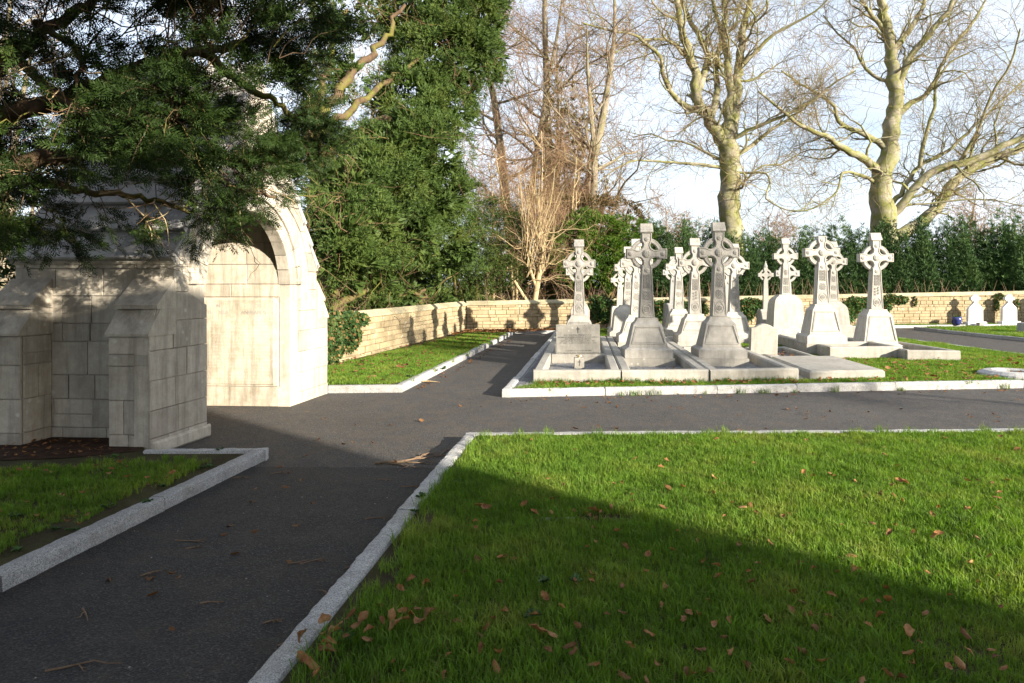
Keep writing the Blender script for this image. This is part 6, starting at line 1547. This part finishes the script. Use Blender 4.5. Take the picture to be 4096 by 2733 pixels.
litter('dead leaves scattered along the asphalt edges', np.concatenate([poly_pts([(-1.5, 10.3), (-1.3, 10.4), (.1, 20), (-.02, 20)], 90, .01), poly_pts([(0, 9.3), (8, 10.2), (8, 10.5), (0, 9.62)], 70, .008), poly_pts([(-2.6, 7), (7, 7.5), (7, 9.8), (-2.6, 9)], 46, .006), poly_pts([(-2.3, 3), (-1.3, 3), (-.8, 7), (-2.0, 7)], 26, .006)]), .8, 415)
litter('dead leaves on the small lawn and mulch by the chapel', np.concatenate([poly_pts([(-3.6, 4.2), (-2.6, 4.2), (-2.6, 5.9), (-4.5, 5.6)], 40, .13), poly_pts([(-5.6, 5.9), (-3.6, 6.0), (-3.5, 6.5), (-5.6, 6.8)], 130, .095)]), .6, 416)
# twigs on the asphalt
def fallen_twig(label, p, L, an, seed, r_=.006, name='fallen_twig', cat='twig', n=3, group='twigs on the foot path', mat='deadtwig'):
    rr2 = random.Random(seed); root = wthing(name, label, cat, (p.x, p.y, 0), group); T = Tubes(); d = Vector((math.cos(an), math.sin(an), 0))
    def br(q, d, L, r_, lv):
        P_ = [q]; ns = max(3, int(L / .05))
        for k in range(ns):
            d = (d + Vector((rr2.gauss(0, .22), rr2.gauss(0, .22), 0))).normalized(); z = r_ + abs(rr2.gauss(0, .006))
            x = P_[-1] + d * L / ns; P_.append(Vector((x.x, x.y, z + p.z)))
        T.add(P_, [r_ * (1 - .7 * k / ns) for k in range(ns + 1)], 5)
        if lv < 2:
            for k in range(n): i = rr2.randrange(1, ns); a = rr2.choice((-1, 1)) * rr2.uniform(.4, .9); br(P_[i], Vector((d.x * math.cos(a) - d.y * math.sin(a), d.x * math.sin(a) + d.y * math.cos(a), 0)), L * rr2.uniform(.2, .5), r_ * .6, lv + 1)
    br(p.copy() + Vector((0, 0, r_)), d, L, r_, 0 if n else 2); T.build('stem', MT[mat], root); return root
TL = 'thin dead twig lying on the dark asphalt foot path'
for k, (px, py, L, an) in enumerate([(330, 2440, .16, -.6), (700, 2165, .16, .1), (800, 2420, .10, .2), (740, 2200, .09, .4), (180, 2690, .26, .15), (1080, 1900, .12, .3), (930, 1915, .14, .3), (560, 2310, .1, .5), (1460, 2080, .14, .3), (1600, 1950, .16, .4), (1510, 1920, .13, 0), (1200, 2260, .12, .6), (1150, 2260, .1, .3), (1380, 2280, .14, .9), (1110, 2590, .15, .5), (1640, 2010, .1, .2), (1700, 1985, .12, .5), (1050, 2500, .08, 1.0), (1330, 2390, .1, 2.6)]):
    fallen_twig(TL, gr(px, py), L * 1.15, an, 500 + k, .0058, n=1 + k % 2)
fallen_twig('forked mossy dead branch with a brown leaf, lying against the kerb of the large lawn', gr(1500, 1858), .72, .1, 530, .013, 'fallen_branch', 'branch', n=5, group=None)
fallen_twig('broken bark piece on the asphalt beside the bending kerb', gr(1690, 1530), .3, .1, 531, .016, 'fallen_branch', 'branch', n=0, group=None, mat='pale')
# low broad-leaved weeds
def weed(p, seed, s=1.0):
    r3 = random.Random(seed); m = MB()
    for k in range(r3.randint(8, 14)):
        a = r3.uniform(0, 6.28); L = r3.uniform(.025, .055) * s; d = Vector((math.cos(a), math.sin(a), r3.uniform(.3, .9))).normalized(); sd = Vector((-d.y, d.x, 0)).normalized() * L * .3
        b = Vector((0, 0, .005)); m.add([b, b + d * L * .45 + sd, b + d * L * .8 + sd * .8, b + d * L + Vector((0, 0, -.015)), b + d * L * .8 - sd * .8, b + d * L * .45 - sd], [(0, 1, 2, 3), (0, 3, 4, 5)])
    o = m.build('weed', MT['hedge']); o.location = p; tag(o, 'low leafy green weed growing beside the granite kerb', 'weed', 'weeds beside the kerbs')
for k, (px, py, h) in enumerate([(590, 2010, .09), (430, 2030, .09), (290, 2125, .09), (230, 2120, .09), (650, 1950, .09), (805, 1875, .09), (70, 2205, .09), (60, 2070, .09), (840, 1870, .09), (1680, 1990, .1), (1810, 1880, .1), (1830, 1935, .1), (1660, 2050, .1), (1900, 1870, .1), (2300, 2330, .12), (1340, 2540, .1), (1390, 2560, .1), (880, 1805, .09), (460, 1830, .09), (1770, 1480, .1), (1640, 1510, .1), (2180, 2330, .12), (2130, 2470, .12)]):
    weed(gr(px, py, h), 600 + k, 1.0 if py > 1600 else 2.0)
# sunken white stone in the lawn
sp = gr(2240, 2090, .09); sb = wthing('sunken_stone', 'half buried pale stone slab in a bare patch of the large lawn', 'stone', (sp.x, sp.y, .085))
m = MB(); m.box(sp.x - .12, sp.x + .10, sp.y + .03, sp.y + .075, .07, .102, .008); m.build('slab', MT['cross_mid'], sb)
sheet('bare_soil', [(.42, 4.30), (.8, 4.28), (.83, 4.46), (.6, 4.52), (.43, 4.5)], .0895, MT['mulch'])
# ================================================================ WHAT STANDS BEHIND THE CAMERA AND CASTS THE SHADE
e2 = Vector((SDX, SDY, 0)); e1 = Vector((SDY, -SDX, 0))
cb0 = Vector((2.33, 3.11, 0)) + e2 * 14.0
bl = wthing('college_building', 'grey stone college wing behind the lawn, casting the long shadow', 'building', cb0)
Hb = 7.5
def bq(name, a0, a1, b0, b1, z0, z1, mat, par):
    m = MB(); vs = [cb0 + e1 * a + e2 * b + Zu * z for z in (z0, z1) for a, b in ((a0, b0), (a1, b0), (a1, b1), (a0, b1))]
    m.add(vs, [(3, 2, 1, 0), (4, 5, 6, 7), (0, 1, 5, 4), (1, 2, 6, 5), (2, 3, 7, 6), (3, 0, 4, 7)]); return m.build(name, mat, par)
bq('wall', 0, 16, 0, 8, 0, Hb - .3, MT['chapel'], bl); bq('parapet', -.0, 16.1, -.08, 8.1, Hb - .3, Hb, MT['chapel'], bl)
for k in range(6):
    for z in (1.2, 4.4):
        wn = bq('window', 1.0 + k * 2.5, 2.2 + k * 2.5, -.05, -.002, z, z + 2.0, MT['paint'], bl); bq('pane', 1.08 + k * 2.5, 2.12 + k * 2.5, -.06, -.051, z + .08, z + 1.92, MT['glass'], wn)

tx_, ty_ = 20 * .76 + 11.4 * .65, -20 * .65 + 11.4 * .76
bare_tree('leafless tree at the far side of the lawn behind the viewer, shading the grey crosses', 0, ty_, 10.2, .16, 72, first=.62, nl=13, ln=(1.5, 2.6), fork=False, n1=620, n2=520, x=tx_, tr_=1.2)
